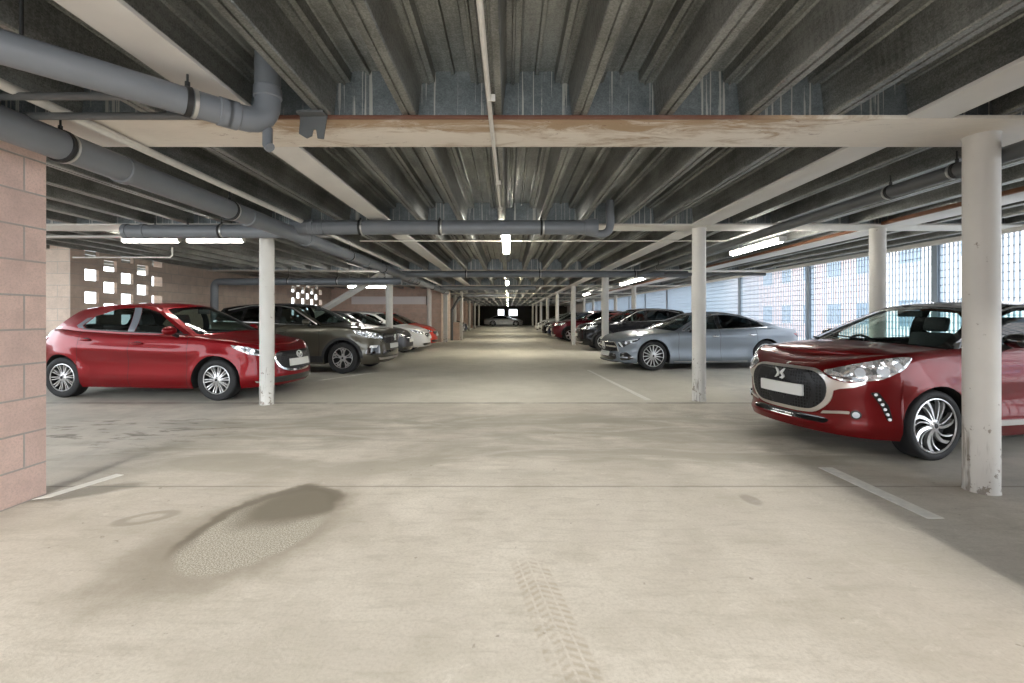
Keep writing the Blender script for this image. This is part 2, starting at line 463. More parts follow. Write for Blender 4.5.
def lamp_mat():
    m, nt, b = new_mat('headlamp_reflector'); k = NT(m)
    v = k.node('ShaderNodeTexVoronoi'); k.l.new(k.objco(), v.inputs['Vector']); v.inputs['Scale'].default_value = 16
    r = k.xyz(v.outputs['Color'])[0]
    k.l.new(k.mix(r, (0.35, 0.36, 0.37), (0.93, 0.94, 0.95)), b.inputs['Base Color'])
    b.inputs['Metallic'].default_value = 0.75; b.inputs['Roughness'].default_value = 0.16
    b.inputs['Coat Weight'].default_value = 1.0
    k.l.new(k.bump(v.outputs['Distance'], 0.8, 0.02), b.inputs['Normal'])
    return m

M = {}
M['floor'] = concrete_floor()
M['deck'] = galvanised()
M['closure'] = galvanised('galvanised_closure', (0.13, 0.15, 0.16), (0.33, 0.36, 0.37), drips=True)
M['white_steel'] = mat('white_painted_steel', (0.62, 0.60, 0.565), 0.5, noise=0.12, nscale=3, bump=0.1)
M['column'] = column_paint()
M['pipe'] = mat('grey_pvc_pipe', (0.165, 0.178, 0.195), 0.36, noise=0.15, nscale=4)
M['pipe_dark'] = mat('dark_grey_pipe', (0.10, 0.105, 0.105), 0.45, noise=0.2, nscale=4)
M['rubber_band'] = mat('black_rubber_band', (0.015, 0.015, 0.015), 0.5)
M['clip'] = mat('zinc_clip', (0.55, 0.55, 0.53), 0.35, 0.8)
M['conduit'] = mat('white_conduit', (0.62, 0.60, 0.55), 0.45, noise=0.15, nscale=20)
M['screen'] = mat('galvanised_screen_bars', (0.30, 0.36, 0.42), 0.5, 0.3)
M['tube_light'] = mat('fluorescent_tube', (1.0, 0.97, 0.90), 0.4, emit=18.0)
M['tube_warm'] = mat('fluorescent_tube_warm', (1.0, 0.93, 0.76), 0.4, emit=30.0)
M['road_paint'] = mat('worn_white_line', (0.70, 0.68, 0.62), 0.7, noise=0.25, nscale=18)
M['rust'] = mat('rusted_edge', (0.20, 0.085, 0.04), 0.8, noise=0.4, nscale=9)
M['near_block'] = block_mat('pink_blockwork', 'Y', (0.83, 0.62, 0.54), (0.72, 0.54, 0.48), (0.43, 0.41, 0.38), off=(0.205, 0.0))
M['far_block'] = block_mat('beige_blockwork_along', 'Y', (0.68, 0.55, 0.45), (0.58, 0.46, 0.38), (0.46, 0.42, 0.37))
M['cross_block'] = block_mat('beige_blockwork_across', 'X', (0.68, 0.55, 0.45), (0.58, 0.46, 0.38), (0.46, 0.42, 0.37))
M['pink_block'] = block_mat('rose_blockwork_across', 'X', (0.72, 0.53, 0.43), (0.63, 0.46, 0.37), (0.55, 0.48, 0.42))
M['render_wall'] = mat('pale_render', (0.80, 0.74, 0.73), 0.9, noise=0.08, nscale=0.6)
M['brick_out'] = mat('rose_brick_outside', (0.62, 0.43, 0.38), 0.9, noise=0.15, nscale=2)
M['blue_clad'] = mat('blue_cladding', (0.30, 0.45, 0.62), 0.6, noise=0.1, nscale=1)
M['out_glass'] = mat('outside_window_glass', (0.16, 0.22, 0.28), 0.1)
M['asphalt'] = mat('outside_asphalt', (0.42, 0.42, 0.41), 0.9, noise=0.15, nscale=2)
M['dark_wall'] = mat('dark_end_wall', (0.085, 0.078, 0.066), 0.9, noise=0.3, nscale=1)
# ------------------------------------------------------------------ camera
F, CX, HZ, H = 455.0, 508.0, 316.0, 1.30
cam_d = bpy.data.cameras.new('camera'); cam = bpy.data.objects.new('camera', cam_d); C.objects.link(cam)
cam.location = (0, 0, H); cam.rotation_euler = (PI / 2, 0, 0)
cam_d.sensor_width = 36.0; cam_d.lens = F / 1024 * 36.0
cam_d.shift_x = (512 - CX) / 1024.0; cam_d.shift_y = (HZ - 341.5) / 1024.0
cam_d.clip_start = 0.05; cam_d.clip_end = 300
bpy.context.scene.camera = cam

SOFF = 2.64                     # underside of the beams
BACK, FRONT = 62.0, -2.4        # far end wall, entrance edge behind the camera
BEAMS = [(3.09, 3.61)] + [(6.72 + 6.7 * i, 7.18 + 6.7 * i) for i in range(9)]

# ------------------------------------------------------------------ floor, ground, end walls
bm = bmesh.new(); box(bm, -11.5, 8.3, FRONT, BACK, -0.25, 0.0); structure(obj('floor', bm, M['floor']))
bm = bmesh.new(); box(bm, -60, 80, -60, 120, -0.6, -0.26); structure(obj('ground_outside', bm, M['asphalt']))

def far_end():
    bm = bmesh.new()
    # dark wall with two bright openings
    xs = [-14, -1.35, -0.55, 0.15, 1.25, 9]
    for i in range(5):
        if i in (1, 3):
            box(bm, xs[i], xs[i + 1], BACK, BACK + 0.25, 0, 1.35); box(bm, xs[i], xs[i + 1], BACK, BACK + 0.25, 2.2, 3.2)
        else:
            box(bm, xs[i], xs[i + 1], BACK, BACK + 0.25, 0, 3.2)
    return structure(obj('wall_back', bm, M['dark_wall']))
far_end()

# near block wall on the left and the short wall right of the entrance
bm = bmesh.new(); box(bm, -3.51, -3.37, FRONT, 3.32, 0, 2.66); structure(obj('wall_left', bm, M['near_block']))
bm = bmesh.new(); box(bm, 2.46, 2.68, FRONT, 1.9, 0, 2.66); structure(obj('wall_right', bm, M['near_block']))
for xa, xb in ((2.68, 8.2),):
    bm = bmesh.new(); box(bm, xa, xb, FRONT, FRONT + 0.22, 0, 2.66); structure(obj('wall_sunblock', bm, M['cross_block']))  # unseen wall, added to keep the sun off the right bays

# left boundary: plain runs and two hit-and-miss panels
LX = -8.9
def block_run(y0, y1, name):
    bm = bmesh.new(); box(bm, LX - 0.22, LX, y0, y1, 0, 2.95)
    return structure(obj(name, bm, M['far_block']))
def pierced_run(y0, ncol, name, first=0, rows=(0.85, 2.70)):
    """open-bond panel: every other half block left out, column by column"""
    bm = bmesh.new(); pitch, hw, rh = 0.452, 0.335, 0.241
    y = y0
    for c in range(ncol):
        box(bm, LX - 0.07, LX, y, y + pitch - hw, 0, 2.95)
        z = 0.0
        box(bm, LX - 0.07, LX, y + pitch - hw, y + pitch, 0, rows[0]); z = rows[0]; r = c + first
        while z < 2.95 - 1e-6:
            z2 = min(z + rh, 2.95)
            if (r % 2) == 0 or z > rows[1]:
                box(bm, LX - 0.07, LX, y + pitch - hw, y + pitch, z, z2)
            z = z2; r += 1
        y += pitch
    return structure(obj(name, bm, M['far_block'])), y
bm = bmesh.new(); box(bm, -10.4, LX - 0.0, 9.25, 9.45, 0, 2.95); structure(obj('wall_left', bm, M['cross_block']))
bm = bmesh.new(); box(bm, -11.45, -11.25, FRONT, 9.25, 0, 1.15); structure(obj('wall_left', bm, M['far_block']))
_, ye = pierced_run(9.45, 5, 'wall_left', 0)
block_run(ye, 18.6, 'wall_left')
_, ye2 = pierced_run(18.6, 7, 'wall_left', 1)
block_run(ye2, 24.0, 'wall_left')
# stair core: wall across, return along the aisle
bm = bmesh.new(); box(bm, LX, -3.35, 22.9, 23.12, 0, 2.95); structure(obj('wall_left', bm, M['pink_block']))
bm = bmesh.new(); box(bm, -3.57, -3.35, 23.12, 26.5, 0, 2.95); structure(obj('wall_left', bm, M['far_block']))
bm = bmesh.new(); box(bm, -9.1, -8.9, 24.0, BACK, 0, 2.95); structure(obj('wall_left', bm, M['far_block']))
for y0 in (36.0, 43.0, 50.0):
    bm = bmesh.new(); box(bm, -5.4, -3.9, y0, y0 + 0.22, 0, 2.95); structure(obj('wall_left', bm, M['pink_block']))
# white lintel band across the stair core
bm = bmesh.new(); box(bm, -7.85, -4.12, 22.80, 22.9, 1.89, 2.28, bev=0.01); structure(obj('trim_1', bm, M['render_wall']))
bm = bmesh.new(); box(bm, -4.10, -3.95, 22.85, 22.9, 1.84, 2.32); structure(obj('lintel_shadow', bm, M['dark_wall']))  # dark strip standing in for the shadow at the lintel's right end
# low wall past the core
bm = bmesh.new(); box(bm, -3.05, -2.62, 24.5, 24.65, 0, 0.97); structure(obj('wall_left', bm, M['pink_block']))

# ------------------------------------------------------------------ deck over the bays
PITCH, RIB0 = 0.58, -0.09
def deck_profile(x0, x1):
    z0, zs, zt = 2.665, 2.905, 2.985
    half = [(0.0, z0 + 0.012), (0.006, z0 + 0.012), (0.009, z0), (0.046, z0), (0.052, z0 + 0.01), (0.074, zs - 0.012), (0.084, zs), (0.112, zs), (0.118, zs - 0.014), (0.128, zs - 0.014), (0.134, zs),
            (0.165, zs + 0.004), (0.172, zt - 0.006), (0.184, zt), (0.222, zt)]
    pts = []
    half = half[1:]
    n0 = int(math.floor((x0 - RIB0) / PITCH)); n1 = int(math.ceil((x1 - RIB0) / PITCH))
    for n in range(n0, n1 + 1):
        xc = RIB0 + n * PITCH
        pts += [(xc - hx, hz) for hx, hz in reversed(half)] + [(xc + hx, hz) for hx, hz in half]
        xm = xc + PITCH / 2
        pts += [(xm - 0.016, zt), (xm - 0.010, zt - 0.025), (xm + 0.010, zt - 0.025), (xm + 0.016, zt)]
    return [p for p in pts if x0 <= p[0] <= x1]
def deck_bay(y0, y1, x0=-11.4, x1=8.1):
    bm = bmesh.new(); pr = deck_profile(x0, x1)
    a = [bm.verts.new((x, y0, z)) for x, z in pr]; b = [bm.verts.new((x, y1, z)) for x, z in pr]
    for i in range(len(pr) - 1):
        bm.faces.new((a[i], b[i], b[i + 1], a[i + 1]))
    at = [bm.verts.new((x, y, 3.10)) for x, y in ((pr[0][0], y0), (pr[-1][0], y0), (pr[-1][0], y1), (pr[0][0], y1))]
    bm.faces.new(at)
    for i, j, p, q in ((0, 1, a[0], a[-1]), (3, 2, b[0], b[-1])):
        pass
    return structure(obj('ceiling', bm, M['deck']))
edges = [FRONT] + [v for b in BEAMS for v in b] + [BACK + 0.2]
ys = [FRONT] + [0.5 * (b[0] + b[1]) for b in BEAMS] + [BACK]
for i in range(len(ys) - 1):
    y0 = ys[i] if i == 0 else BEAMS[i - 1][1] - 0.12
    y1 = ys[i + 1] if i == len(ys) - 2 else BEAMS[i][0] + 0.12
    deck_bay(y0, y1)
bm = bmesh.new(); box(bm, -11.6, 8.4, FRONT, BACK + 0.3, 3.102, 3.3); structure(obj('ceiling', bm, M['render_wall']))

ORD = ['nearest', 'second', 'third', 'fourth', 'fifth', 'sixth', 'seventh', 'eighth', 'ninth', 'tenth']
for i, (y0, y1) in enumerate(BEAMS):
    rust = 1.0 if i == 0 else 0.25
    bm = bmesh.new(); box(bm, -11.3, 8.05, y0, y1, SOFF, SOFF + 0.026, bev=0.004)
    nm = obj('transverse_beam', bm, rusty_paint('flaking_beam_paint_%d' % i, y0, rust, (0.72, 0.66, 0.575) if i == 0 else (0.70, 0.68, 0.62)), smooth=30)
    tag(nm, 'rust-streaked cream ceiling beam running across, nearest the camera' if i == 0 else
        '%s white ceiling beam across the aisle, counting from the camera' % ORD[i], 'beam', 'transverse ceiling beams', 'thing')
    bm = bmesh.new(); box(bm, -11.3, 8.05, y0 + 0.045, y0 + 0.055, SOFF + 0.026, 3.05); box(bm, -11.3, 8.05, y1 - 0.055, y1 - 0.045, SOFF + 0.026, 3.05)
    obj('closure_plate', bm, M['closure'], nm)

# longitudinal beams: one per bay and line
def long_beam(xc, w, y0, y1, label, edge=False):
    bm = bmesh.new(); box(bm, xc - w / 2, xc + w / 2, y0, y1, SOFF + 0.002, SOFF + 0.028, bev=0.003)
    o = obj('longitudinal_beam', bm, M['white_steel'], smooth=30)
    tag(o, label, 'beam', 'longitudinal ceiling beams', 'thing')
    if edge:
        bm = bmesh.new(); box(bm, xc - w / 2 - 0.05, xc - w / 2 - 0.002, y0, y1, SOFF + 0.004, SOFF + 0.05)
        e = obj('rusted_edge', bm, M['rust'], o); e['label'] = 'brown rusted edge strip'
spans = []
prev = FRONT
for (y0, y1) in BEAMS:
    spans.append((prev + 0.002, y0 - 0.002)); prev = y1
wheres = ['before the rusty beam', 'just past the rusty beam'] + ['in the %s bay from the camera' % ORD[k] for k in range(2, 10)]
for k, (y0, y1) in enumerate(spans):
    long_beam(2.86, 0.30, y0, y1, 'flat white beam along the aisle over right columns, %s' % wheres[k])
    if k < 4:
        long_beam(-1.80, 0.27, y0, y1, 'flat white beam along the aisle left of centre, %s' % wheres[k])
    long_beam(5.78, 0.44, y0, y1, 'white beam with rusted edge over outer columns, %s' % wheres[k], edge=True)

# ------------------------------------------------------------------ columns
def column(x, y, r, label, top=SOFF, group='round white columns'):
    bm = bmesh.new()
    lathe(bm, [(0, 0), (r + 0.004, 0), (r, 0.02), (r, top - 0.012), (r + 0.006, top - 0.004), (r + 0.006, top), (0, top)], Matrix.Translation((x, y, 0)), 40)
    bmesh.ops.recalc_face_normals(bm, faces=bm.faces[:])
    o = obj('column', bm, M['column'], smooth=40)
    return tag(o, label, 'column', group, 'thing')
column(3.525, 3.39, 0.103, 'scuffed round white column in front of the dark red hatchback with the black roof')
column(2.93, 6.98, 0.10, 'round white column in front of the silver-grey saloon')
column(5.67, 6.98, 0.105, 'round white column standing behind the dark red hatchback')
column(-3.56, 6.72, 0.10, 'round white column in front of the bright red hatchback nose')
column(-3.58, 13.72, 0.105, 'round white column behind the bonnet of the grey-brown crossover')
column(-3.52, 20.35, 0.10, 'round white column beside the orange-red car')
column(2.93, 13.72, 0.105, 'round white column behind the nose of the silver-grey saloon')
column(2.93, 20.4, 0.105, 'round white column beside the black off-roader, third in the right aisle row')
for k, y in enumerate((27.1, 33.8, 40.5, 47.2, 53.9)):
    column(2.93, y, 0.105, 'small distant white column, %s in the right aisle row' % ORD[k + 3])
for k, (x, y) in enumerate(((5.64, 13.72), (5.64, 20.4), (5.64, 27.1), (7.0, 29.6), (5.64, 33.8), (7.0, 37.4), (5.64, 40.5))):
    column(x, y, 0.105, 'slim white column of the outer right row, %s counting from the dark red hatchback' % ORD[k + 1])
for k, y in enumerate((29.5, 34.0, 40.5, 47.2, 53.9)):
    column(-3.45, y, 0.105, 'small distant white column on the left of the aisle, %s past the low block wall' % ORD[k])
def post(x, y, w, label, top=SOFF):
    bm = bmesh.new(); box(bm, x - w / 2, x + w / 2, y - w / 2, y + w / 2, 0, top, bev=0.012)
    return tag(obj('square_post', bm, M['column'], smooth=30), label, 'column', 'square white posts', 'thing')
post(-3.12, 22.72, 0.20, 'square white post at the corner of the block stair core')
post(-2.52, 24.6, 0.13, 'thin white post at the end of the low block wall')
# diagonal brace behind the grey-brown crossover
bm = bmesh.new(); tube(bm, [(-3.76, 13.72, 2.58), (-7.72, 13.72, 0.2)], 0.10, 4)
tag(obj('diagonal_brace', bm, M['white_steel'], smooth=30), 'slanting white steel brace behind the grey-brown crossover', 'brace', None, 'thing')

# ------------------------------------------------------------------ pipes
def bend(p, c, q, n=7):
    p, c, q = Vector(p), Vector(c), Vector(q)
    return [p * (1 - t) ** 2 + c * 2 * t * (1 - t) + q * t * t for t in [i / n for i in range(n + 1)]]
def collar(par, p, d, r, w=0.07, m='pipe', name='pipe_collar', grow=1.09):
    p, d = Vector(p), Vector(d).normalized()
    bm = bmesh.new(); tube(bm, [p - d * w / 2, p - d * w * 0.42, p + d * w * 0.42, p + d * w / 2], r * grow, 24, radii=[r * 1.005, r * grow, r * grow, r * 1.005])
    return obj(name, bm, M[m], par, smooth=40)
def hanger(par, p, r, top):
    p = Vector(p)
    bm = bmesh.new(); tube(bm, [p + Vector((0, 0, r)), Vector((p.x, p.y, top))], 0.006, 8)
    tube(bm, [p + Vector((0, 0, r - 0.004)), p + Vector((0, 0, r + 0.035))], 0.013, 8)
    return obj('hanger_rod', bm, M['rubber_band'], par, smooth=40)
def pipe(name, label, pts, r, m='pipe', clips=(), collars=(), group='drain pipes under the ceiling', top=2.66, cm='rubber_band'):
    bm = bmesh.new(); tube(bm, pts, r, 24)
    o = obj(name, bm, M[m], smooth=40); tag(o, label, 'pipe', group)
    for p, d in clips:
        collar(o, p, d, r, 0.03, cm, 'clip_band', 1.10); hanger(o, p, r, top)
        collar(o, Vector(p) + Vector(d).normalized() * 0.03, d, r, 0.022, 'clip', 'clip_band', 1.08)
    for p, d in collars: collar(o, p, d, r)
    return o

# diagonal pipe from the upper left to the rusty beam, turning up into the deck
e = Vector((-1.50, 2.84, 2.49)); d = Vector((0.667, 0.745, 0)).normalized()
s = e - d * 1.9
b1 = bend(e - d * 0.15, e, e + Vector((0, 0, 0.15)))
o = pipe('drain_pipe', 'grey drain pipe slanting from upper left and turning up at the rusty beam', [s + Vector((0, 0, 0.42)), s + Vector((0, 0, 0.12))] + bend(s + Vector((0, 0, 0.1)), s, s + d * 0.1) + b1 + [e + Vector((0, 0, 0.44))], 0.075,
         clips=[(e - d * 0.42, d)], collars=[(e - d * 0.24, d), (e - d * 0.2, d), (e + Vector((0, 0, 0.2)), (0, 0, 1))], top=2.80)
bm = bmesh.new(); tube(bm, [e + Vector((0, 0, -0.02)), e + Vector((0.01, -0.02, -0.13)), e + Vector((0.03, -0.03, -0.15))], 0.03, 12); obj('drip_spout', bm, M['pipe'], o, smooth=40)
for dx in (-1.35, -1.05):
    q = e + d * dx
    bm = bmesh.new(); tube(bm, [q + Vector((0, 0, 0.075)), (q.x, q.y, 2.9)], 0.008, 8); obj('hanger_rod', bm, M['rubber_band'], o, smooth=40)
bm = bmesh.new()
prism(bm, [(-1.40, 2.66), (-1.41, 2.53), (-1.36, 2.50), (-1.325, 2.515), (-1.315, 2.56), (-1.295, 2.56), (-1.285, 2.50), (-1.245, 2.495), (-1.235, 2.56), (-1.22, 2.66)], Matrix(((1, 0, 0, 0), (0, 0, -1, 3.08), (0, 1, 0, 0), (0, 0, 0, 1))), 0.0, 0.012)
box(bm, -1.40, -1.22, 3.0, 3.08, 2.645, 2.66)
tag(obj('pipe_bracket', bm, M['pipe_dark'], smooth=30), 'torn grey metal bracket on the rusty beam beside the pipe elbow', 'bracket')

# main collector running away along the left of the aisle
PX, PZ = -3.0, 2.44
o = pipe('drain_pipe', 'long grey drain pipe running away along the left of the aisle', [(PX, -1.5, PZ), (PX, 22.5, PZ + 0.02)], 0.10,
         clips=[((PX, y, PZ), (0, 1, 0)) for y in (3.05, 4.9, 8.6, 10.9, 15.0, 18.0, 21.0)],
         collars=[((PX, y, PZ), (0, 1, 0)) for y in (3.55, 5.25, 6.75, 9.6, 13.6, 14.1, 14.6)])
b = bend((PX, 24.3, PZ), (PX, 24.5, PZ), (PX - 0.12, 24.6, PZ - 0.15))
pipe('drain_pipe', 'dark grey pipe sloping down beside the thin post at the low block wall', [(-2.5, 24.3, 2.35), (-2.62, 24.3, 2.25), (-3.0, 24.3, 1.62), (-3.0, 24.3, 1.45), (-3.0, 24.3, 0.0)], 0.075, 'pipe_dark')
# cross pipe under the second beam and its left arm
CY = 6.32
o = pipe('drain_pipe', 'grey drain pipe crossing the aisle under the second beam with a capped socket end', [(PX, CY, 2.53), (1.16, CY, 2.53)], 0.10,
         clips=[((x, CY, 2.53), (1, 0, 0)) for x in (-2.05, -0.95, 0.46)], collars=[((PX + 0.28, CY, 2.53), (1, 0, 0)), ((PX + 0.42, CY, 2.53), (1, 0, 0))])
bm = bmesh.new(); tube(bm, [(1.06, CY, 2.53), (1.10, CY, 2.53), (1.13, CY, 2.53), (1.15, CY, 2.53), (1.22, CY, 2.53), (1.24, CY, 2.53)], 0.1, 24, radii=[0.112, 0.112, 0.118, 0.122, 0.122, 0.108]); obj('socket_cap', bm, M['pipe'], o, smooth=40)
tr = [(1.16, CY, 2.46)] + bend((1.25, CY, 2.44), (1.40, CY, 2.42), (1.42, CY, 2.56)) + [(1.42, CY, 2.9)]
bm = bmesh.new(); tube(bm, tr, 0.055, 16); obj('trap_bend', bm, M['pipe'], o, smooth=40)
o = pipe('drain_pipe', 'grey pipe above the twin strip lights on the left, ending in a round cap', [(-5.32, CY, 2.475), (-5.2, CY, 2.475), (PX - 0.08, CY, 2.475)], 0.095,
         clips=[((-3.98, CY, 2.475), (1, 0, 0))], collars=[((-5.05, CY, 2.475), (1, 0, 0)), ((-5.29, CY, 2.475), (1, 0, 0))])
for x in (-4.9, -4.45): hanger(o, (x, CY, 2.475), 0.09, 2.66)
pipe('drain_pipe', 'grey pipe crossing the aisle under the third beam', [(PX, 12.95, 2.49), (5.1, 12.95, 2.49)], 0.095, clips=[((x, 12.95, 2.49), (1, 0, 0)) for x in (-1.2, 0.9, 3.6)])
b = bend((-8.25, 13.05, 2.28), (-8.42, 13.05, 2.28), (-8.42, 13.05, 2.1))
pipe('drain_pipe', 'grey pipe running left behind the cars and dropping down the left block wall', [(PX - 0.05, 13.05, 2.30)] + b + [(-8.42, 13.05, 0.0)], 0.10,
     clips=[((x, 13.05, 2.30), (1, 0, 0)) for x in (-4.9, -6.3)], collars=[((-7.2, 13.05, 2.29), (1, 0, 0))])
pipe('drain_pipe', 'grey pipe crossing far off under the fourth beam', [(PX, 19.6, 2.5), (1.2, 19.6, 2.5)], 0.095)
pipe('drain_pipe', 'grey pipe crossing far off under the fifth beam', [(-2.4, 26.3, 2.5), (0.4, 26.3, 2.5)], 0.095)
# right collector
o = pipe('drain_pipe', 'dark grey pipe running along the right bays above the strip light', [(3.70, -1.5, 2.5), (3.70, 12.8, 2.5)], 0.06, 'pipe_dark',
         clips=[((3.70, y, 2.5), (0, 1, 0)) for y in (3.75, 4.4, 8.7, 11.2)])
pipe('drain_pipe', 'thin dark pipe crossing toward the screen beyond the strip light', [(4.2, 12.2, 2.42), (6.9, 12.2, 2.42)], 0.04, 'pipe_dark')
# small service runs at the upper left
for yy, zz, ln in ((2.63, 2.57, -1.95), (2.80, 2.53, -1.75)):
    bm = bmesh.new(); tube(bm, [(-3.9, yy, zz), (ln, yy, zz)], 0.022, 12)
    tag(obj('service_pipe', bm, M['pipe_dark'], smooth=40), 'thin dark pipe crossing at upper left, %s of the two' % ('nearer' if yy < 2.7 else 'farther'), 'pipe', 'thin service pipes')
bm = bmesh.new(); tube(bm, [(-2.84, -1.5, 2.60), (-2.84, 6.1, 2.60), (-2.84, 13.0, 2.60), (-2.84, 22.0, 2.60)], 0.03, 10)
tag(obj('service_pipe', bm, M['conduit'], smooth=40), 'slim pale pipe running beside the long grey drain pipe', 'pipe', 'thin service pipes')
for yy in (8.0,):
    bm = bmesh.new(); box(bm, -8.85, -2.95, 7.68, 7.82, 2.635, 2.66)
    tag(obj('cable_tray', bm, M['white_steel']), 'narrow pale tray carrying the twin strip lights on the left', 'tray', None, 'thing')
# white conduit down the middle and the one crossing it
bm = bmesh.new(); tube(bm, [(-0.13, -1.5, 2.615), (-0.115, 3.0, 2.615), (-0.088, 6.15, 2.625)], 0.015, 10)
o = tag(obj('conduit', bm, M['conduit'], smooth=40), 'white cable conduit running overhead down the middle of the aisle', 'conduit', 'white cable conduits')
for yy in (2.75, 4.5, 5.6):
    bm = bmesh.new(); box(bm, -0.135 + 0.003 * yy, -0.085 + 0.003 * yy, yy - 0.006, yy + 0.006, 2.597, 2.64, bev=0.003); obj('saddle_clip', bm, M['conduit'], o)
bm = bmesh.new(); tube(bm, [(-2.6, 8.0, 2.62), (4.1, 8.0, 2.62)], 0.012, 8)
tag(obj('conduit', bm, M['conduit'], smooth=40), 'white cable conduit crossing the aisle above the first central light', 'conduit', 'white cable conduits')
bm = bmesh.new(); tube(bm, [(-8.6, 9.0, 2.46), (-6.68, 9.0, 2.46), (-6.64, 9.0, 2.5), (-6.64, 9.0, 2.66)], 0.017, 10)
tag(obj('conduit', bm, M['conduit'], smooth=40), 'bent pale conduit below the twin strip lights on the left', 'conduit', 'white cable conduits')

# ------------------------------------------------------------------ strip lights
def strip_light(label, c, ln, axis, w=0.12, h=0.075, power=30, warm=False, rods=True, group='fluorescent strip lights'):
    t = tag(empty('strip_light', c), label, 'light', group)
    if axis == 'X': t.rotation_euler = (0, 0, -PI / 2)
    bm = bmesh.new(); box(bm, -w * 0.42, w * 0.42, -ln / 2, ln / 2, 0.0, 0.03, bev=0.004)
    if rods:
        zt = 2.66 - c[2]
        for s_ in (-1, 1): tube(bm, [(0, s_ * ln * 0.36, 0.03), (0, s_ * ln * 0.36, zt)], 0.006, 8)
    obj('housing', bm, M['white_steel'], t, smooth=30)
    bm = bmesh.new()
    pr = [(w / 2 * math.cos(a), -h * math.sin(a)) for a in [PI * i / 12 for i in range(13)]]
    ends = []
    for y in (-ln / 2 + 0.01, ln / 2 - 0.01):
        ends.append([bm.verts.new((x, y, z)) for x, z in pr])
    for i in range(12): bm.faces.new((ends[0][i], ends[0][i + 1], ends[1][i + 1], ends[1][i]))
    bm.faces.new(ends[0][::-1]); bm.faces.new(ends[1])
    bmesh.ops.recalc_face_normals(bm, faces=bm.faces[:])
    obj('diffuser', bm, M['tube_warm' if warm else 'tube_light'], t, smooth=50)
    for s_ in (-1, 1):
        bm = bmesh.new(); box(bm, -w / 2 - 0.004, w / 2 + 0.004, s_ * ln / 2 - 0.012, s_ * ln / 2 + 0.012, -h * 0.9, 0.028, bev=0.005)
        obj('end_cap', bm, M['white_steel'], t)
    return t
for k, yc in enumerate((7.55, 16.2, 24.8, 33.5, 42.0, 50.5)):
    strip_light('glowing strip light over the middle of the aisle, %s from the camera' % ORD[k], (-0.03, yc, 2.53), 2.0, 'Y', warm=(k > 0))
strip_light('glowing strip light on the left above the bright red hatchback, left one of the pair', (-6.08, 7.75, 2.60), 0.95, 'X', 0.075, 0.05, rods=False)
strip_light('glowing strip light on the left above the bright red hatchback, right one of the pair', (-4.98, 7.75, 2.60), 0.95, 'X', 0.075, 0.05, rods=False)
strip_light('distant glowing strip light above the grey-brown crossover, left one of the pair', (-5.03, 14.9, 2.28), 0.42, 'X', 0.09, 0.06)
strip_light('distant glowing strip light above the grey-brown crossover, right one of the pair', (-4.32, 14.9, 2.28), 0.68, 'X', 0.09, 0.06)
strip_light('long glowing strip light above the silver-grey saloon', (4.33, 7.98, 2.53), 1.6, 'Y', 0.11, 0.07)
strip_light('glowing strip light above the black off-roader', (4.33, 15.9, 2.53), 3.0, 'Y', 0.11, 0.07)
strip_light('far glowing strip light over the right bays beyond the black off-roader', (4.33, 25.0, 2.53), 2.0, 'Y', 0.11, 0.07)

# ------------------------------------------------------------------ painted lines and a floor plate
def line(pts, name, label):
    bm = bmesh.new(); f = bm.faces.new([bm.verts.new((x, y, 0.0)) for x, y in pts])
    r = bmesh.ops.extrude_face_region(bm, geom=[f])
    for v in [g for g in r['geom'] if isinstance(g, bmesh.types.BMVert)]: v.co.z = 0.003
    bmesh.ops.recalc_face_normals(bm, faces=bm.faces[:])
    return tag(obj(name, bm, M['road_paint']), label, 'line', 'painted bay lines', 'thing')
line([(2.66, 3.90), (2.78, 3.90), (2.80, 2.92), (2.69, 2.92)], 'bay_line', 'worn white bay line on the floor before the scuffed near column')
line([(-3.37, 3.22), (-3.28, 3.26), (-3.14, 3.72), (-3.22, 3.74)], 'bay_line', 'worn white bay line at the foot of the block wall on the left')
line([(2.12, 7.05), (2.22, 7.05), (1.95, 10.9), (1.88, 10.9)], 'bay_line', 'faint white bay line running to the silver-grey saloon')
line([(-3.85, 9.2), (-3.75, 9.2), (-3.0, 10.5), (-3.08, 10.55)], 'bay_line', 'faint white bay line beside the grey-brown crossover wheel')

# ------------------------------------------------------------------ screen along the right side
SX = 7.82
scr = tag(empty('bar_screen', (SX, 1.3, 0)), 'tall steel bar screen closing the right side of the car park', 'screen', None, 'thing')
def screen_panel(y0, y1):
    bm = bmesh.new(); y0 -= 1.3; y1 -= 1.3
    n = int((y1 - y0) / 0.08)
    for i in range(n + 1):
        y = y0 + 0.02 + i * (y1 - y0 - 0.04) / n
        box(bm, -0.016, 0.016, y - 0.0045, y + 0.0045, 0.05, 2.63)
    z = 0.1
    while z < 2.63:
        box(bm, -0.006, 0.004, y0, y1, z - 0.006, z + 0.006); z += 0.135
    obj('screen_panel', bm, M['screen'], scr)
yy = 1.3
while yy < 45:
    screen_panel(yy + 0.06, yy + 3.44)
    bm = bmesh.new(); box(bm, -0.05, 0.07, yy + 2.14, yy + 2.26, 0, 2.63, bev=0.004)
    obj('post', bm, M['screen'], scr)
    yy += 3.5
bm = bmesh.new(); box(bm, SX - 0.14, SX - 0.06, FRONT, BACK, 2.58, 2.66, bev=0.006); structure(obj('trim_3', bm, M['white_steel']))
bm = bmesh.new(); box(bm, SX - 0.05, SX + 0.10, FRONT, BACK, 0.0, 0.10); structure(obj('trim_4', bm, M['render_wall']))
bm = bmesh.new(); box(bm, 8.05, 8.3, 45.2, BACK, 0, 3.0); structure(obj('wall_right', bm, M['render_wall']))

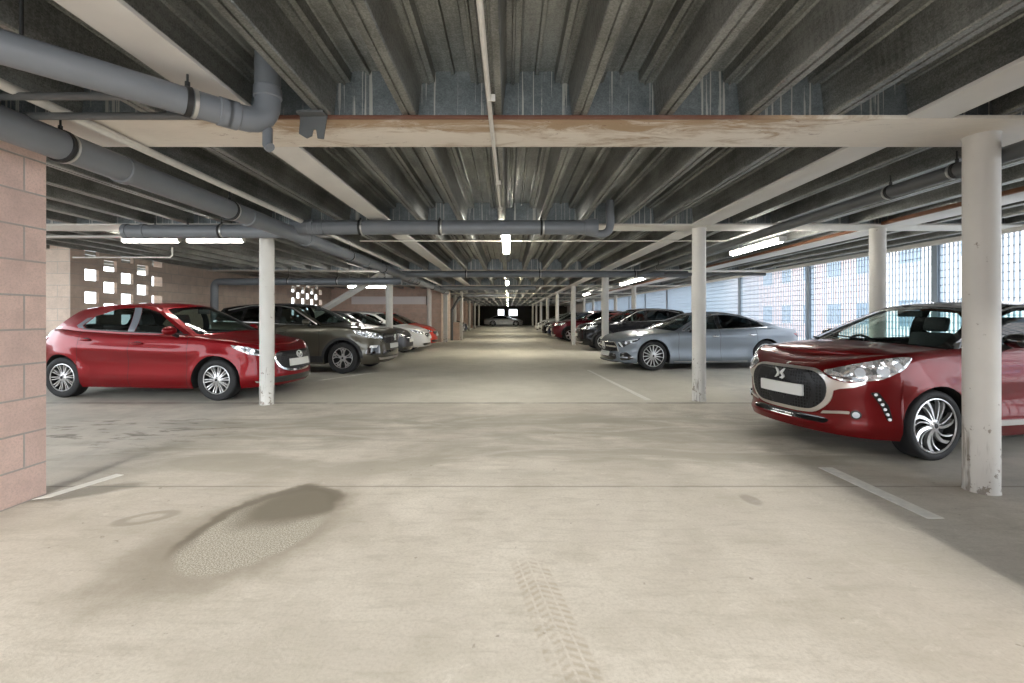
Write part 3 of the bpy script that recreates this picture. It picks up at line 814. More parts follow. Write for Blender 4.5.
# ------------------------------------------------------------------ buildings across the yard
def building(name, label, x, y0, y1, h, wall, bays, clad=None):
    root = tag(empty(name, (x, y0, -0.26)), label, 'building', 'buildings outside the screen')
    bm = bmesh.new(); box(bm, 0, 6, 0, y1 - y0, 0, h); obj('wall', bm, wall, root)
    n = bays; st = (y1 - y0) / n
    for f in range(int(h // 3.0)):
        for i in range(n):
            bm = bmesh.new(); c = (i + 0.5) * st; z = 1.0 + f * 3.0
            box(bm, -0.04, 0.05, c - 0.62, c + 0.62, z, z + 1.4)
            w = obj('window', bm, M['white_steel'], root)
            bm = bmesh.new()
            for s_ in (-1, 1): box(bm, -0.06, -0.03, c + s_ * 0.3 - 0.26, c + s_ * 0.3 + 0.26, z + 0.07, z + 1.33)
            obj('pane', bm, M['out_glass'], w)
    if clad:
        for (a, b_) in clad:
            bm = bmesh.new(); box(bm, -0.9, 0.02, a, b_, 2.55, 2.95); obj('canopy', bm, M['blue_clad'], root)
building('building', 'pale rendered building seen through the bars behind the dark red hatchback', 19.0, 11.0, 23.0, 9.0, M['render_wall'], 4, [(1.5, 5.0)])
building('building', 'rose brick building seen through the bars behind the silver-grey saloon', 21.0, 25.5, 38.0, 9.0, M['brick_out'], 5)
building('building', 'pale building seen through the bars behind the black off-roader', 20.0, 41.0, 62.0, 9.0, M['render_wall'], 6)
building('building', 'pale building seen through the bars at the far right of the view', 20.0, -2.0, 8.5, 9.0, M['render_wall'], 4, [(1.0, 7.0)])

# ------------------------------------------------------------------ sky and exposure
D_ = math.radians
w = bpy.data.worlds.new('overcast_sky'); bpy.context.scene.world = w; w.use_nodes = True
kw = w.node_tree; bg = kw.nodes['Background']
bg.inputs['Color'].default_value = (0.86, 0.93, 1.0, 1); bg.inputs['Strength'].default_value = 2.2
sun_d = bpy.data.lights.new('hazy_sun', 'SUN'); sun_d.energy = 2.3; sun_d.angle = D_(11); sun_d.color = (1.0, 0.97, 0.93)
sun = bpy.data.objects.new('hazy_sun', sun_d); C.objects.link(sun)
sun.location = (0, -10, 8); sun.rotation_euler = (D_(70), 0, D_(0))      # low behind the camera, through the entrance
vs = bpy.context.scene.view_settings
bpy.context.scene.display_settings.display_device = 'sRGB'
vs.view_transform = 'Standard'; vs.look = 'None'; vs.exposure = 1.6; vs.gamma = 1.0; vs.use_curve_mapping = False
# ------------------------------------------------------------------ cars
M['tyre'] = mat('tyre_rubber', (0.011, 0.011, 0.012), 0.7, bump=0.15, nscale=60)
M['black_trim'] = mat('black_plastic_trim', (0.018, 0.018, 0.019), 0.55)
M['gloss_black'] = mat('gloss_black', (0.008, 0.008, 0.009), 0.12, coat=1.0)
M['under'] = mat('dark_underbody', (0.010, 0.010, 0.010), 0.9)
M['chrome'] = mat('chrome', (0.86, 0.86, 0.86), 0.09, 1.0)
M['badge'] = mat('badge_silver', (0.80, 0.80, 0.79), 0.3, 0.3)
M['satin'] = mat('satin_silver_trim', (0.62, 0.60, 0.57), 0.28, 0.85)
M['alloy'] = mat('alloy_silver', (0.66, 0.66, 0.66), 0.3, 0.8)
M['alloy_dark'] = mat('alloy_dark', (0.012, 0.012, 0.013), 0.45, 0.2)
M['disc'] = mat('brake_disc_steel', (0.20, 0.20, 0.20), 0.4, 0.8)
M['plate'] = mat('number_plate_white', (0.66, 0.66, 0.63), 0.45)
M['grille'] = grille_mesh_mat()
M['lamp'] = lamp_mat()
M['lamp_lens'] = mat('headlamp_lens', (0.75, 0.80, 0.86), 0.05, 0.3, coat=1.0)
M['lamp_dark'] = mat('headlamp_bezel', (0.05, 0.052, 0.056), 0.15, 0.3, coat=1.0)
M['tail'] = mat('tail_lamp_red', (0.30, 0.008, 0.010), 0.12, coat=1.0)
M['glass'] = tinted_glass('windscreen_glass', (0.80, 0.90, 0.87))
M['glass_side'] = tinted_glass('side_glass', (0.50, 0.60, 0.57))
M['glass_dark'] = tinted_glass('privacy_glass', (0.10, 0.12, 0.12))
M['seat'] = mat('seat_cloth', (0.035, 0.035, 0.038), 0.8)
M['dash'] = mat('dashboard_plastic', (0.025, 0.025, 0.027), 0.7)
M['led'] = mat('daytime_lamp', (0.85, 0.87, 0.9), 0.2)

class Tub:
    """lower body shell: a plan outline swept over height, rounded over at the shoulder"""
    def __init__(s, P):
        s.P = P; w = P['w']; xF, xR, xf, xr = P['xF'], P['xR'], P['xf'], P['xr']
        fr, rr = P.get('fr', 1.0), P.get('rr', 1.0)
        pts = [(xF, 0), (xF - 0.014 * fr, w * .25), (xF - 0.06 * fr, w * .5), (xF - 0.155 * fr, w * .72), (xF - 0.30 * fr, w * .87), (xF - 0.52 * fr, w * .955),
               (xf, w * .99), (0.25, w), (xr, w * .992), (xR + 0.36 * rr, w * .945), (xR + 0.17 * rr, w * .85), (xR + 0.07 * rr, w * .68), (xR + 0.02 * rr, w * .4), (xR, 0)]
        pts = [(pts[1][0], -pts[1][1])] + pts + [(pts[-2][0], -pts[-2][1])]
        D = []
        for i in range(1, len(pts) - 2):
            p0, p1, p2, p3 = pts[i - 1], pts[i], pts[i + 1], pts[i + 2]
            # centripetal Catmull-Rom
            t = [0]
            for a, b in ((p0, p1), (p1, p2), (p2, p3)): t.append(t[-1] + max(1e-6, math.dist(a, b)) ** 0.5)
            for j in range(24):
                u = t[1] + (t[2] - t[1]) * j / 24
                def L(a, b, ta, tb): return tuple(((tb - u) * a[k] + (u - ta) * b[k]) / (tb - ta) for k in range(2))
                A1, A2, A3 = L(p0, p1, t[0], t[1]), L(p1, p2, t[1], t[2]), L(p2, p3, t[2], t[3])
                B1, B2 = L(A1, A2, t[0], t[2]), L(A2, A3, t[1], t[3])
                D.append(L(B1, B2, t[1], t[2]))
        D.append((xR, 0.0))
        s.X = [d[0] for d in D]; s.Y = [max(0, d[1]) for d in D]; s.A = [0.0]
        for a, b in zip(D, D[1:]): s.A.append(s.A[-1] + math.dist(a, b))
        s.amax = s.A[-1]
        s.zbf = interp(P['zb']); s.fF = interp(P['fF']); s.fS = interp(P['fS']); s.fR = interp(P['fR'])
        s.Ra = P['R'] + P.get('arch', 0.055)
    def plan(s, a):
        A = s.A; a = min(max(a, 0), s.amax)
        lo, hi = 0, len(A) - 1
        while hi - lo > 1:
            m = (lo + hi) // 2
            if A[m] <= a: lo = m
            else: hi = m
        t = (a - A[lo]) / max(1e-9, A[hi] - A[lo])
        return s.X[lo] + (s.X[hi] - s.X[lo]) * t, s.Y[lo] + (s.Y[hi] - s.Y[lo]) * t
    def plan_n(s, a):
        a0, a1 = a - 0.02, a + 0.02
        x0, y0 = s.plan(a0) if a0 >= 0 else (s.plan(-a0)[0], -s.plan(-a0)[1])
        x1, y1 = s.plan(a1) if a1 <= s.amax else (s.plan(2 * s.amax - a1)[0], -s.plan(2 * s.amax - a1)[1])
        dx, dy = x1 - x0, y1 - y0; l = math.hypot(dx, dy)
        return dy / l, -dx / l
    def ax(s, x):
        """arc length along the outline where the plan reaches x"""
        lo, hi = 0.0, s.amax
        for _ in range(40):
            m = (lo + hi) / 2
            if s.plan(m)[0] > x: lo = m
            else: hi = m
        return (lo + hi) / 2
    def ay(s, y):
        """arc length on the front face at lateral offset y (signed)"""
        lo, hi = 0.0, s.ax(s.P['xf'])
        for _ in range(40):
            m = (lo + hi) / 2
            if s.plan(m)[1] < abs(y): lo = m
            else: hi = m
        return math.copysign((lo + hi) / 2, y)
    def ayr(s, y):
        lo, hi = s.ax(s.P['xr']), s.amax
        for _ in range(40):
            m = (lo + hi) / 2
            if s.plan(m)[1] > abs(y): lo = m
            else: hi = m
        return math.copysign((lo + hi) / 2, y)
    def zb(s, a): return s.zbf(s.plan(a)[0])
    def zlow(s, a):
        x, y = s.plan(a); P = s.P
        z = P['sill'] + P.get('fclear', 0.02) * max(0, (abs(x) - abs(P['xf']) ) / 0.8) if x > 0 else P['sill'] + P.get('rclear', 0.08) * max(0, (-x + P['xr']) / 0.7)
        for xw in (P['xf'], P['xr']):
            d = abs(x - xw)
            if d <= s.Ra + 1e-6:
                z = max(z, P['R'] + math.sqrt(max(0, s.Ra ** 2 - d * d)))
        return z
    def pt(s, a, z, off=0.0):
        sg = 1 if a >= 0 else -1; a = abs(a)
        x, y = s.plan(a); nx, ny = s.plan_n(a); P = s.P
        wf = max(0, nx) ** 1.4; wr = max(0, -nx) ** 1.4; ws = max(0, 1 - wf - wr)
        ins = wf * s.fF(z) + ws * s.fS(z) + wr * s.fR(z)
        t = s.zb(a) - z; r = P.get('rtop', 0.05) * (1 + 0.8 * wf)
        if t < r:
            q = 0.93 * min(1, (r - t) / r); ins += r * 0.9 * (1 - math.sqrt(max(0, 1 - q * q)))
        if ws > 0.3:
            for xw in (P['xf'], P['xr']):
                d = math.hypot(x - xw, z - P['R']) - s.Ra
                if z > P['R'] * 0.5: ins -= P.get('flare', 0.018) * ws * math.exp(-(d / 0.07) ** 2)
            for (x0, z0, x1, z1, dep, wd) in P.get('crease', ()):
                if x1 <= x <= x0:
                    u = (x0 - x) / (x0 - x1); zc = z0 + (z1 - z0) * u
                    fade = min(1, 5 * u, 5 * (1 - u))
                    ins -= dep * fade * math.exp(-((z - zc) / wd) ** 2)
        ins -= off
        return Vector((x - nx * ins, sg * (y - ny * ins), z))

def patch(name, T, poly, mats, parent, off=0.006, thick=0.02, step=0.05, smooth=35, fn=None):
    """a piece of trim that hugs the body: polygon in (outline length, height)"""
    fn = fn or (lambda a, z, o: T.pt(a, z, o))
    bm = bmesh.new()
    vs = [bm.verts.new((p[0], p[1], 0)) for p in poly]
    for t in tessellate_polygon([[Vector((p[0], p[1], 0)) for p in poly]]):
        try: bm.faces.new([vs[i] for i in t])
        except ValueError: pass
    for ax in (0, 1):
        lo = min(p[ax] for p in poly); hi = max(p[ax] for p in poly)
        n = int((hi - lo) / step)
        for i in range(1, n + 1):
            c = Vector((0, 0, 0)); c[ax] = lo + (hi - lo) * i / (n + 1); nn = Vector((0, 0, 0)); nn[ax] = 1
            bmesh.ops.bisect_plane(bm, geom=bm.verts[:] + bm.edges[:] + bm.faces[:], plane_co=c, plane_no=nn)
    bmesh.ops.remove_doubles(bm, verts=bm.verts[:], dist=1e-5)
    top = list(bm.verts); par = {v: (v.co.x, v.co.y) for v in top}
    edge = [e for e in bm.edges if len(e.link_faces) == 1]
    bot = {}
    for e in edge:
        for v in e.verts:
            if v not in bot: bot[v] = bm.verts.new((0, 0, 0))
    sides = []
    for e in edge:
        a, b = e.verts
        sides.append(bm.faces.new((a, b, bot[b], bot[a])))
    for v in top: v.co = fn(par[v][0], par[v][1], off)
    for v, w in bot.items(): w.co = fn(par[v][0], par[v][1], off - thick)
    bmesh.ops.recalc_face_normals(bm, faces=bm.faces[:])
    # outward check: compare with the surface direction
    f = max(bm.faces, key=lambda q: q.calc_area()) if bm.faces else None
    return obj(name, bm, mats, parent, smooth=smooth)

def wheel(car, x, side, P):
    R, rr, wd = P['R'], P['rim'], P.get('tw', 0.205); w = P['w']
    yo = w - P.get('tuck', 0.025)
    root = None
    Mx = Matrix.Translation((x, side * yo, R)) @ Matrix.Rotation(-side * PI / 2, 4, 'X')   # local z points outward
    bm = bmesh.new()
    sh = R - rr
    prof = [(rr, -wd), (R - 0.02, -wd), (R, -wd + 0.02), (R, -0.028), (R - 0.006, -0.014), (R - 0.02, -0.004), (R - sh * 0.55, 0.0), (rr + 0.012, -0.006), (rr, -0.016)]
    lathe(bm, prof, Mx, 48)
    bmesh.ops.recalc_face_normals(bm, faces=bm.faces[:])
    t = obj('wheel', bm, M['tyre'], car, smooth=50)
    # rim: lip, barrel, spokes
    bm = bmesh.new()
    lathe(bm, [(rr + 0.001, -0.02), (rr + 0.001, -0.008), (rr - 0.007, -0.006), (rr - 0.013, -0.014)], Mx, 48)
    lathe(bm, [(rr - 0.013, -0.014), (rr - 0.022, -0.05), (rr - 0.03, -wd + 0.02)], Mx, 48, 1)
    st = P['style']
    def spoke(ang, r0, r1, w0, w1, curve=0.0, z0=-0.012, z1=-0.018, th=0.03, mi=0, n=6, skew=0.0):
        L, Rr, Lb, Rb = [], [], [], []
        for i in range(n + 1):
            u = i / n; r = r0 + (r1 - r0) * u; a = ang + curve * u * u; ww = w0 + (w1 - w0) * u
            zt = z0 + (z1 - z0) * u - 0.012 * math.sin(PI * u) * P.get('dish', 1)
            cx, cy = r * math.cos(a), r * math.sin(a); tx, ty = -math.sin(a), math.cos(a)
            for arr, sg, dz in ((L, 1, 0), (Rr, -1, skew), (Lb, 1, -th), (Rb, -1, -th)):
                arr.append(bm.verts.new(Mx @ Vector((cx + tx * ww * sg, cy + ty * ww * sg, zt + dz))))
        for i in range(n):
            for q in ((L[i], Rr[i], Rr[i + 1], L[i + 1]), (L[i], L[i + 1], Lb[i + 1], Lb[i]), (Rr[i + 1], Rr[i], Rb[i], Rb[i + 1])):
                f = bm.faces.new(q); f.material_index = mi
    ro = rr - 0.006
    if st == 'multi':
        for k in range(10):
            a = 2 * PI * k / 10 + 0.1
            spoke(a - 0.12, 0.03, ro, 0.0068, 0.0065, 0.02); spoke(a + 0.12, 0.03, ro, 0.0068, 0.0065, -0.02)
    elif st == 'five':
        for k in range(5):
            a = 2 * PI * k / 5 + PI / 2
            spoke(a, 0.03, ro, 0.030, 0.020, 0.0, th=0.035); spoke(a, 0.10, ro, 0.008, 0.010, 0.0, z0=-0.010, z1=-0.0165, mi=1, th=0.004)
            spoke(a - 0.13, 0.05, ro, 0.012, 0.010, -0.22); spoke(a + 0.13, 0.05, ro, 0.012, 0.010, 0.22)
    elif st == 'blade':
        for k in range(7):
            a = 2 * PI * k / 7 + 0.2
            spoke(a, 0.035, ro, 0.011, 0.018, 0.42, skew=-0.006)
            spoke(a + 0.34, 0.05, ro, 0.005, 0.007, 0.42, z0=-0.02)
    elif st == 'mb':
        for k in range(15):
            spoke(2 * PI * k / 15 + 0.05, 0.04, ro, 0.011, 0.0075, 0.0)
    elif st == 'plain':
        for k in range(5): spoke(2 * PI * k / 5 + PI / 2, 0.03, ro, 0.036, 0.028)
    lathe(bm, [(0.0, -0.004), (0.028, -0.005), (0.033, -0.012), (0.055, -0.018), (0.06, -0.04)], Mx, 24)
    bmesh.ops.recalc_face_normals(bm, faces=bm.faces[:])
    obj('rim', bm, [M[P.get('rim_mat', 'alloy')], M['alloy_dark']], t, smooth=40)
    bm = bmesh.new()
    lathe(bm, [(0.0, -0.075), (rr - 0.05, -0.075), (rr - 0.05, -0.10)], Mx, 32)
    lathe(bm, [(rr - 0.05, -0.11), (rr - 0.028, -0.11), (rr - 0.028, -0.13)], Mx, 32, 1)
    bmesh.ops.recalc_face_normals(bm, faces=bm.faces[:])
    obj('brake_disc', bm, [M['alloy_dark'], M['under']], t, smooth=40)
    bm = bmesh.new(); lathe(bm, [(0.0, 0.0), (0.02, -0.001), (0.024, -0.006)], Mx, 20); bmesh.ops.recalc_face_normals(bm, faces=bm.faces[:])
    obj('hub_cap', bm, M['alloy_dark'], t, smooth=40)

def arc_pts(cx, cy, r, a0, a1, n=10):
    return [(cx + r * math.cos(a0 + (a1 - a0) * i / n), cy + r * math.sin(a0 + (a1 - a0) * i / n)) for i in range(n + 1)]

def make_car(name, label, P, loc, rz, group=None, detail=2):
    T = Tub(P); w = P['w']; xf, xr, xF, xR = P['xf'], P['xr'], P['xF'], P['xR']
    car = tag(empty(name, (loc[0], loc[1], 0), rz), label, 'car', group)
    sc = P.get('scale', 1.0)
    car.scale = (sc, sc, sc)
    paint = M[P['paint']]; roofm = M[P.get('roof', P['paint'])]
    G = P['gh']; xA, xC = G['xA'], G['xC']
    aA, aC = T.ax(xA), T.ax(xC)
    ah, at_ = T.ay(w * 0.84), T.ayr(w * 0.82)
    # ---------------- columns round the body
    cols = [0.0, aA, aC, ah, at_, T.amax]
    for xw in (xf, xr):
        for i in range(17):
            cols.append(T.ax(xw + (T.Ra - 0.0) * math.cos(PI * i / 16)))
        for sg in (-1, 1):
            cols.append(T.ax(xw + sg * (T.Ra + 0.004)))
    doors = P.get('doors', [])
    seams = []
    for (x0, x1) in doors:
        for x in (x0, x1):
            a = T.ax(x); cols += [a - 0.003, a + 0.003]; seams.append(a)
    n = int(T.amax / 0.07)
    base = sorted(cols)
    for i in range(n + 1):
        a = T.amax * i / n
        if min(abs(a - c) for c in base) > 0.022: cols.append(a)
    cols = sorted(set(round(c, 5) for c in cols))
    cols = [c for i, c in enumerate(cols) if i == 0 or c - cols[i - 1] > 0.0015]
    NV = 16
    vv = [0.0] + [1 - (1 - i / NV) ** 1.55 for i in range(1, NV)] + [1.0]
    bmB, bmD = bmesh.new(), {}
    def colpts(a, sg):
        zl, zt = T.zlow(a), T.zb(a)
        return [T.pt(a * sg, zl + (zt - zl) * v) if a > 0 else T.pt(0, zl + (zt - zl) * v) for v in vv]
    for sg in (1, -1):
        grid = [colpts(a, sg) for a in cols]
        VB = [[None] * (NV + 1) for _ in cols]
        def vert(bm, cache, i, j):
            if (i, j) not in cache: cache[(i, j)] = bm.verts.new(grid[i][j])
            return cache[(i, j)]
        cb = {}
        for i in range(len(cols) - 1):
            am = 0.5 * (cols[i] + cols[i + 1]); xm = T.plan(am)[0]
            seam = any(abs(am - s_) < 0.003 for s_ in seams)
            door = None
            if not seam:
                for di, (x0, x1) in enumerate(doors):
                    if x1 < xm < x0: door = di
            if door is not None:
                key = (door, sg)
                if key not in bmD: bmD[key] = (bmesh.new(), {})
                bm, cache = bmD[key]
            else: bm, cache = bmB, cb
            for j in range(NV):
                q = [vert(bm, cache, i, j), vert(bm, cache, i + 1, j), vert(bm, cache, i + 1, j + 1), vert(bm, cache, i, j + 1)]
                if sg < 0: q = q[::-1]
                f = bm.faces.new(q); f.material_index = 2 if seam else 0
            # returned edge under the sill and inside the wheel arches
            lo = []
            for ii in (i, i + 1):
                p = grid[ii][0]; dpt = 0.2
                nx, ny = T.plan_n(cols[ii])
                lo.append(Vector((p.x - nx * dpt, p.y - sg * ny * dpt, p.z + 0.01)))
            a_, b_ = bmB.verts.new(grid[i][0]), bmB.verts.new(grid[i + 1][0])
            c_, d_ = bmB.verts.new(lo[1]), bmB.verts.new(lo[0])
            q = [a_, d_, c_, b_]
            if sg < 0: q = q[::-1]
            f = bmB.faces.new(q); f.material_index = 2
    # ---------------- bonnet
    edgeA = [a for a in cols if ah - 1e-4 <= a <= aA + 1e-4]
    nose = [a for a in cols if a <= ah + 1e-4]
    E = {a: T.pt(a, T.zb(a)) for a in cols}
    noseY = [E[a].y for a in nose]; noseX = [E[a].x for a in nose]; noseZ = [E[a].z for a in nose]
    ss = [y / noseY[-1] for y in noseY]
    cowl_b, cowl_c = G['cowl_bow'], G['cowl_crown']
    ridge = P.get('ridge', 0.010)
    bm = bmesh.new(); rows = []
    for k, a in enumerate(edgeA):
        kk = k / (len(edgeA) - 1); e = E[a]
        row = []
        for sgn, idxs in ((-1, range(len(ss) - 1, 0, -1)), (1, range(len(ss)))):
            for i in idxs:
                s_ = ss[i]
                bow = (noseX[i] - noseX[-1]) * (1 - kk) + cowl_b * (1 - s_ * s_) * kk
                dz = (noseZ[i] - noseZ[-1]) * (1 - kk) ** 1.5
                cr = (P.get('hood_crown', 0.05) * math.sin(PI * kk) * (1 - 0.35 * kk) + cowl_c * kk ** 1.2) * (1 - s_ ** 2.2)
                rg = ridge * math.exp(-((s_ - 0.62 + 0.1 * (1 - kk)) / 0.10) ** 2) * math.sin(PI * kk) ** 1.4
                row.append(bm.verts.new((e.x + bow, sgn * e.y * s_, e.z + dz + cr + rg)))
        rows.append(row)
    for a, b in zip(rows, rows[1:]):
        for i in range(len(a) - 1): bm.faces.new((a[i], a[i + 1], b[i + 1], b[i]))
    bmesh.ops.recalc_face_normals(bm, faces=bm.faces[:])
    if sum(f.normal.z for f in bm.faces) < 0: bmesh.ops.reverse_faces(bm, faces=bm.faces[:])
    obj('bonnet', bm, [paint], car, smooth=40)
    # ---------------- tail deck
    edgeC = [a for a in cols if aC - 1e-4 <= a <= at_ + 1e-4]
    tail = [a for a in cols if a >= at_ - 1e-4][::-1]
    tY = [E[a].y for a in tail]; tX = [E[a].x for a in tail]; tZ = [E[a].z for a in tail]
    tY[0] = 0.0
    st = [y / tY[-1] for y in tY]
    rb, rc = G['rear_bow'], G['rear_crown']
    rows = []
    for k, a in enumerate(edgeC):
        kk = k / (len(edgeC) - 1); e = E[a]; row = []
        for sgn, idxs in ((-1, range(len(st) - 1, 0, -1)), (1, range(len(st)))):
            for i in idxs:
                s_ = st[i]
                bow = (tX[i] - tX[-1]) * kk - rb * (1 - s_ * s_) * (1 - kk)
                dz = (tZ[i] - tZ[-1]) * kk
                cr = rc * (1 - kk) * (1 - s_ ** 2.2) + 0.02 * math.sin(PI * kk) * (1 - s_ ** 2)
                row.append(bmB.verts.new((e.x + bow, sgn * e.y * s_, e.z + dz + cr)))
        rows.append(row)
    newf = []
    for a, b in zip(rows, rows[1:]):
        for i in range(len(a) - 1): newf.append(bmB.faces.new((a[i], b[i], b[i + 1], a[i + 1])))
    for f in newf:
        f.normal_update()
        if f.normal.z < 0: f.normal_flip()
    # ---------------- greenhouse
    zr, yr = interp(G['zr']), interp(G['yr'])          # along the roof rail, 0 front .. 1 rear
    xTA, xTC = G['xTA'], G['xTC']; bF, bR, crown = G['bow_f'], G['bow_r'], G['crown']
    bulge = G.get('bulge', 0.03)
    def bottom(k):
        x = xA + (xC - xA) * k; a = T.ax(x); p = T.pt(a, T.zb(a))
        ins = 0.012 * math.sin(PI * k) ** 0.5
        return Vector((p.x, p.y - ins, p.z))
    def topr(k):
        return Vector((xTA + (xTC - xTA) * k, yr(k), zr(k)))
    botc = {}
    def side(k, t, off=0.0, sg=1):
        kq = round(k, 4)
        if kq not in botc: botc[kq] = (bottom(kq), topr(kq))
        b, q = botc[kq]
        p = b.lerp(q, t)
        p = p + Vector((0, 1, 0.25)) * (bulge * 4 * t * (1 - t) * 0.6)
        nn = Vector((0, (q.z - b.z), (b.y - q.y))).normalized()
        p = p + nn * off
        return Vector((p.x, p.y * sg, p.z))
    def screen(j, t, off=0.0, rear=False):
        b, q = (bottom(1.0), topr(1.0)) if rear else (bottom(0.0), topr(0.0))
        bb, cc, tb = (-rb, rc, -bR) if rear else (cowl_b, cowl_c, bF)
        m = 1 - j * j
        p0 = Vector((b.x + bb * m, j * b.y, b.z + cc * m)); p1 = Vector((q.x + tb * m, j * q.y, q.z + crown * m))
        p = p0.lerp(p1, t)
        bl = bulge * 4 * t * (1 - t) * 0.6
        sgx = -1 if rear else 1
        nv = Vector((sgx * (p1.z - p0.z), 0, sgx * (p0.x - p1.x))).normalized()
        p = p + nv * (bl * m) + Vector((0, math.copysign(bl, j) * (j * j), 0.25 * bl * j * j)) + nv * off
        return p
    def kt(x, z):
        """side-window point given in side view"""
        t, k = 0.5, 0.5
        for _ in range(14):
            b, q = bottom(min(1, max(0, k))), topr(min(1, max(0, k)))
            t = (z - b.z) / max(0.05, q.z - b.z)
            k = (x - xA * (1 - t) - xTA * t) / ((xC - xA) * (1 - t) + (xTC - xTA) * t)
        return (min(0.995, max(0.005, k)), min(0.985, max(0.015, t)))
    def wall(bm, holes, fn, x0, x1, y0, y1, nx, ny, mi, flip):
        loops = [[Vector((x0, y0, 0)), Vector((x1, y0, 0)), Vector((x1, y1, 0)), Vector((x0, y1, 0))]] + [[Vector((p[0], p[1], 0)) for p in h] for h in holes]
        allp = [p for l in loops for p in l]
        b2 = bmesh.new(); vs = [b2.verts.new(p) for p in allp]
        for t in tessellate_polygon(loops):
            try: b2.faces.new([vs[i] for i in t])
            except ValueError: pass
        for ax, nn, lo, hi in ((0, nx, x0, x1), (1, ny, y0, y1)):
            for i in range(1, nn):
                c = Vector((0, 0, 0)); c[ax] = lo + (hi - lo) * i / nn; nv = Vector((0, 0, 0)); nv[ax] = 1
                bmesh.ops.bisect_plane(b2, geom=b2.verts[:] + b2.edges[:] + b2.faces[:], plane_co=c, plane_no=nv)
        mp = {v: bm.verts.new(fn(v.co.x, v.co.y)) for v in b2.verts}
        for f in b2.faces:
            q = [mp[v] for v in f.verts]
            g = bm.faces.new(q if (f.normal.z > 0) != flip else q[::-1]); g.material_index = mi
        b2.free()
    wins = [[kt(*p) for p in wn] for wn in G['windows']]
    frame = {'body': 0, 'black': 1, 'roof': 3}[G.get('frame', 'body')]
    for sg in (1, -1):
        wall(bmB, wins, lambda k, t: side(k, t, 0, sg), 0, 1, 0, 1, 16, 6, frame, sg < 0)
    ws = round_poly([(-0.93, 0.03), (0.93, 0.03), (0.90, 0.94), (-0.90, 0.94)], 0.06)
    rs = round_poly([(-0.84, 0.10), (0.84, 0.10), (0.80, 0.90), (-0.80, 0.90)], 0.12)
    wall(bmB, [ws], lambda j, t: screen(j, t), -1, 1, 0, 1, 14, 5, {'body': 0, 'black': 1, 'roof': 3}[G.get('pillar', G.get('frame', 'body'))], False)
    wall(bmB, [rs], lambda j, t: screen(j, t, 0, True), -1, 1, 0, 1, 14, 5, {'body': 0, 'black': 1, 'roof': 3}[G.get('rframe', 'body')], True)
    # roof skin
    NR, NS = 18, 14; rows = []
    for i in range(NR + 1):
        k = i / NR; q = topr(k); row = []
        for j in range(-NS // 2, NS // 2 + 1):
            s_ = j / (NS / 2); m = 1 - s_ * s_
            row.append(bmB.verts.new((q.x + bF * (1 - k) * m - bR * k * m, q.y * s_, q.z + crown * m ** 0.9)))
        rows.append(row)
    for a, b in zip(rows, rows[1:]):
        for i in range(len(a) - 1):
            f = bmB.faces.new((a[i], a[i + 1], b[i + 1], b[i])); f.material_index = 3
            f.normal_update()
            if f.normal.z < 0: f.normal_flip()
    bmesh.ops.remove_doubles(bmB, verts=bmB.verts[:], dist=0.0008)
    body = obj('body', bmB, [paint, M['gloss_black'], M['under'], roofm], car, smooth=38)
    for (di, sg), (bm, _) in bmD.items():
        obj('door', bm, [paint], car, smooth=38)
    # ---------------- glass
    def glass(nm, poly, fn, m, mirror=False):
        for sg in ((1, -1) if mirror else (1,)):
            bm = bmesh.new()
            b2 = bmesh.new(); vs = [b2.verts.new((p[0], p[1], 0)) for p in poly]
            for t in tessellate_polygon([[Vector((p[0], p[1], 0)) for p in poly]]):
                try: b2.faces.new([vs[i] for i in t])
                except ValueError: pass
            xs = [p[0] for p in poly]; ysl = [p[1] for p in poly]
            for ax, nn, lo, hi in ((0, 10, min(xs), max(xs)), (1, 5, min(ysl), max(ysl))):
                for i in range(1, nn):
                    c = Vector((0, 0, 0)); c[ax] = lo + (hi - lo) * i / nn; nv = Vector((0, 0, 0)); nv[ax] = 1
                    bmesh.ops.bisect_plane(b2, geom=b2.verts[:] + b2.edges[:] + b2.faces[:], plane_co=c, plane_no=nv)
            mp = {v: bm.verts.new(fn(v.co.x, v.co.y, sg)) for v in b2.verts}
            for f in b2.faces: bm.faces.new([mp[v] for v in f.verts])
            b2.free()
            bmesh.ops.recalc_face_normals(bm, faces=bm.faces[:])
            obj(nm, bm, m, car, smooth=60)
    glass('windscreen', ws, lambda j, t, sg: screen(j, t, -0.003), M['glass'])
    glass('rear_window', rs, lambda j, t, sg: screen(j, t, -0.003, True), M[G.get('rear_glass', 'glass_dark')])
    gm = G.get('glass', ['glass_side'] * len(wins))
    for wn, g in zip(wins, gm):
        glass('side_window', wn, lambda k, t, sg: side(k, t, -0.004, sg), M[g], True)
    # trim bands on the greenhouse (belt or roof chrome)
    for (poly, mname, nm) in G.get('strips', []):
        pk = [kt(*p) for p in poly]
        for sg in (1, -1):
            patch(nm, T, pk, M[mname], car, 0.006, 0.012, 0.06, fn=lambda k, t, o, sg=sg: side(min(1, max(0, k)), min(1, max(0, t)), o, sg))
    # pillar panels between the side windows
    for (poly, mname) in G.get('pillars', []):
        pk = [kt(*p) for p in poly]
        for sg in (1, -1):
            patch('pillar_trim', T, pk, M[mname], car, 0.003, 0.008, 0.06, fn=lambda k, t, o, sg=sg: side(min(1, max(0, k)), min(1, max(0, t)), o, sg))
    # ---------------- wheels, underbody, cabin
    for x in (xf, xr):
        for sd in (1, -1): wheel(car, x, sd, P)
    bm = bmesh.new()
    box(bm, xR + 0.25, xF - 0.30, -w + 0.30, w - 0.30, P['sill'] + 0.015, 0.50)
    box(bm, xr + T.Ra + 0.02, xf - T.Ra - 0.02, -w + 0.10, w - 0.10, P['sill'] + 0.015, 0.34)
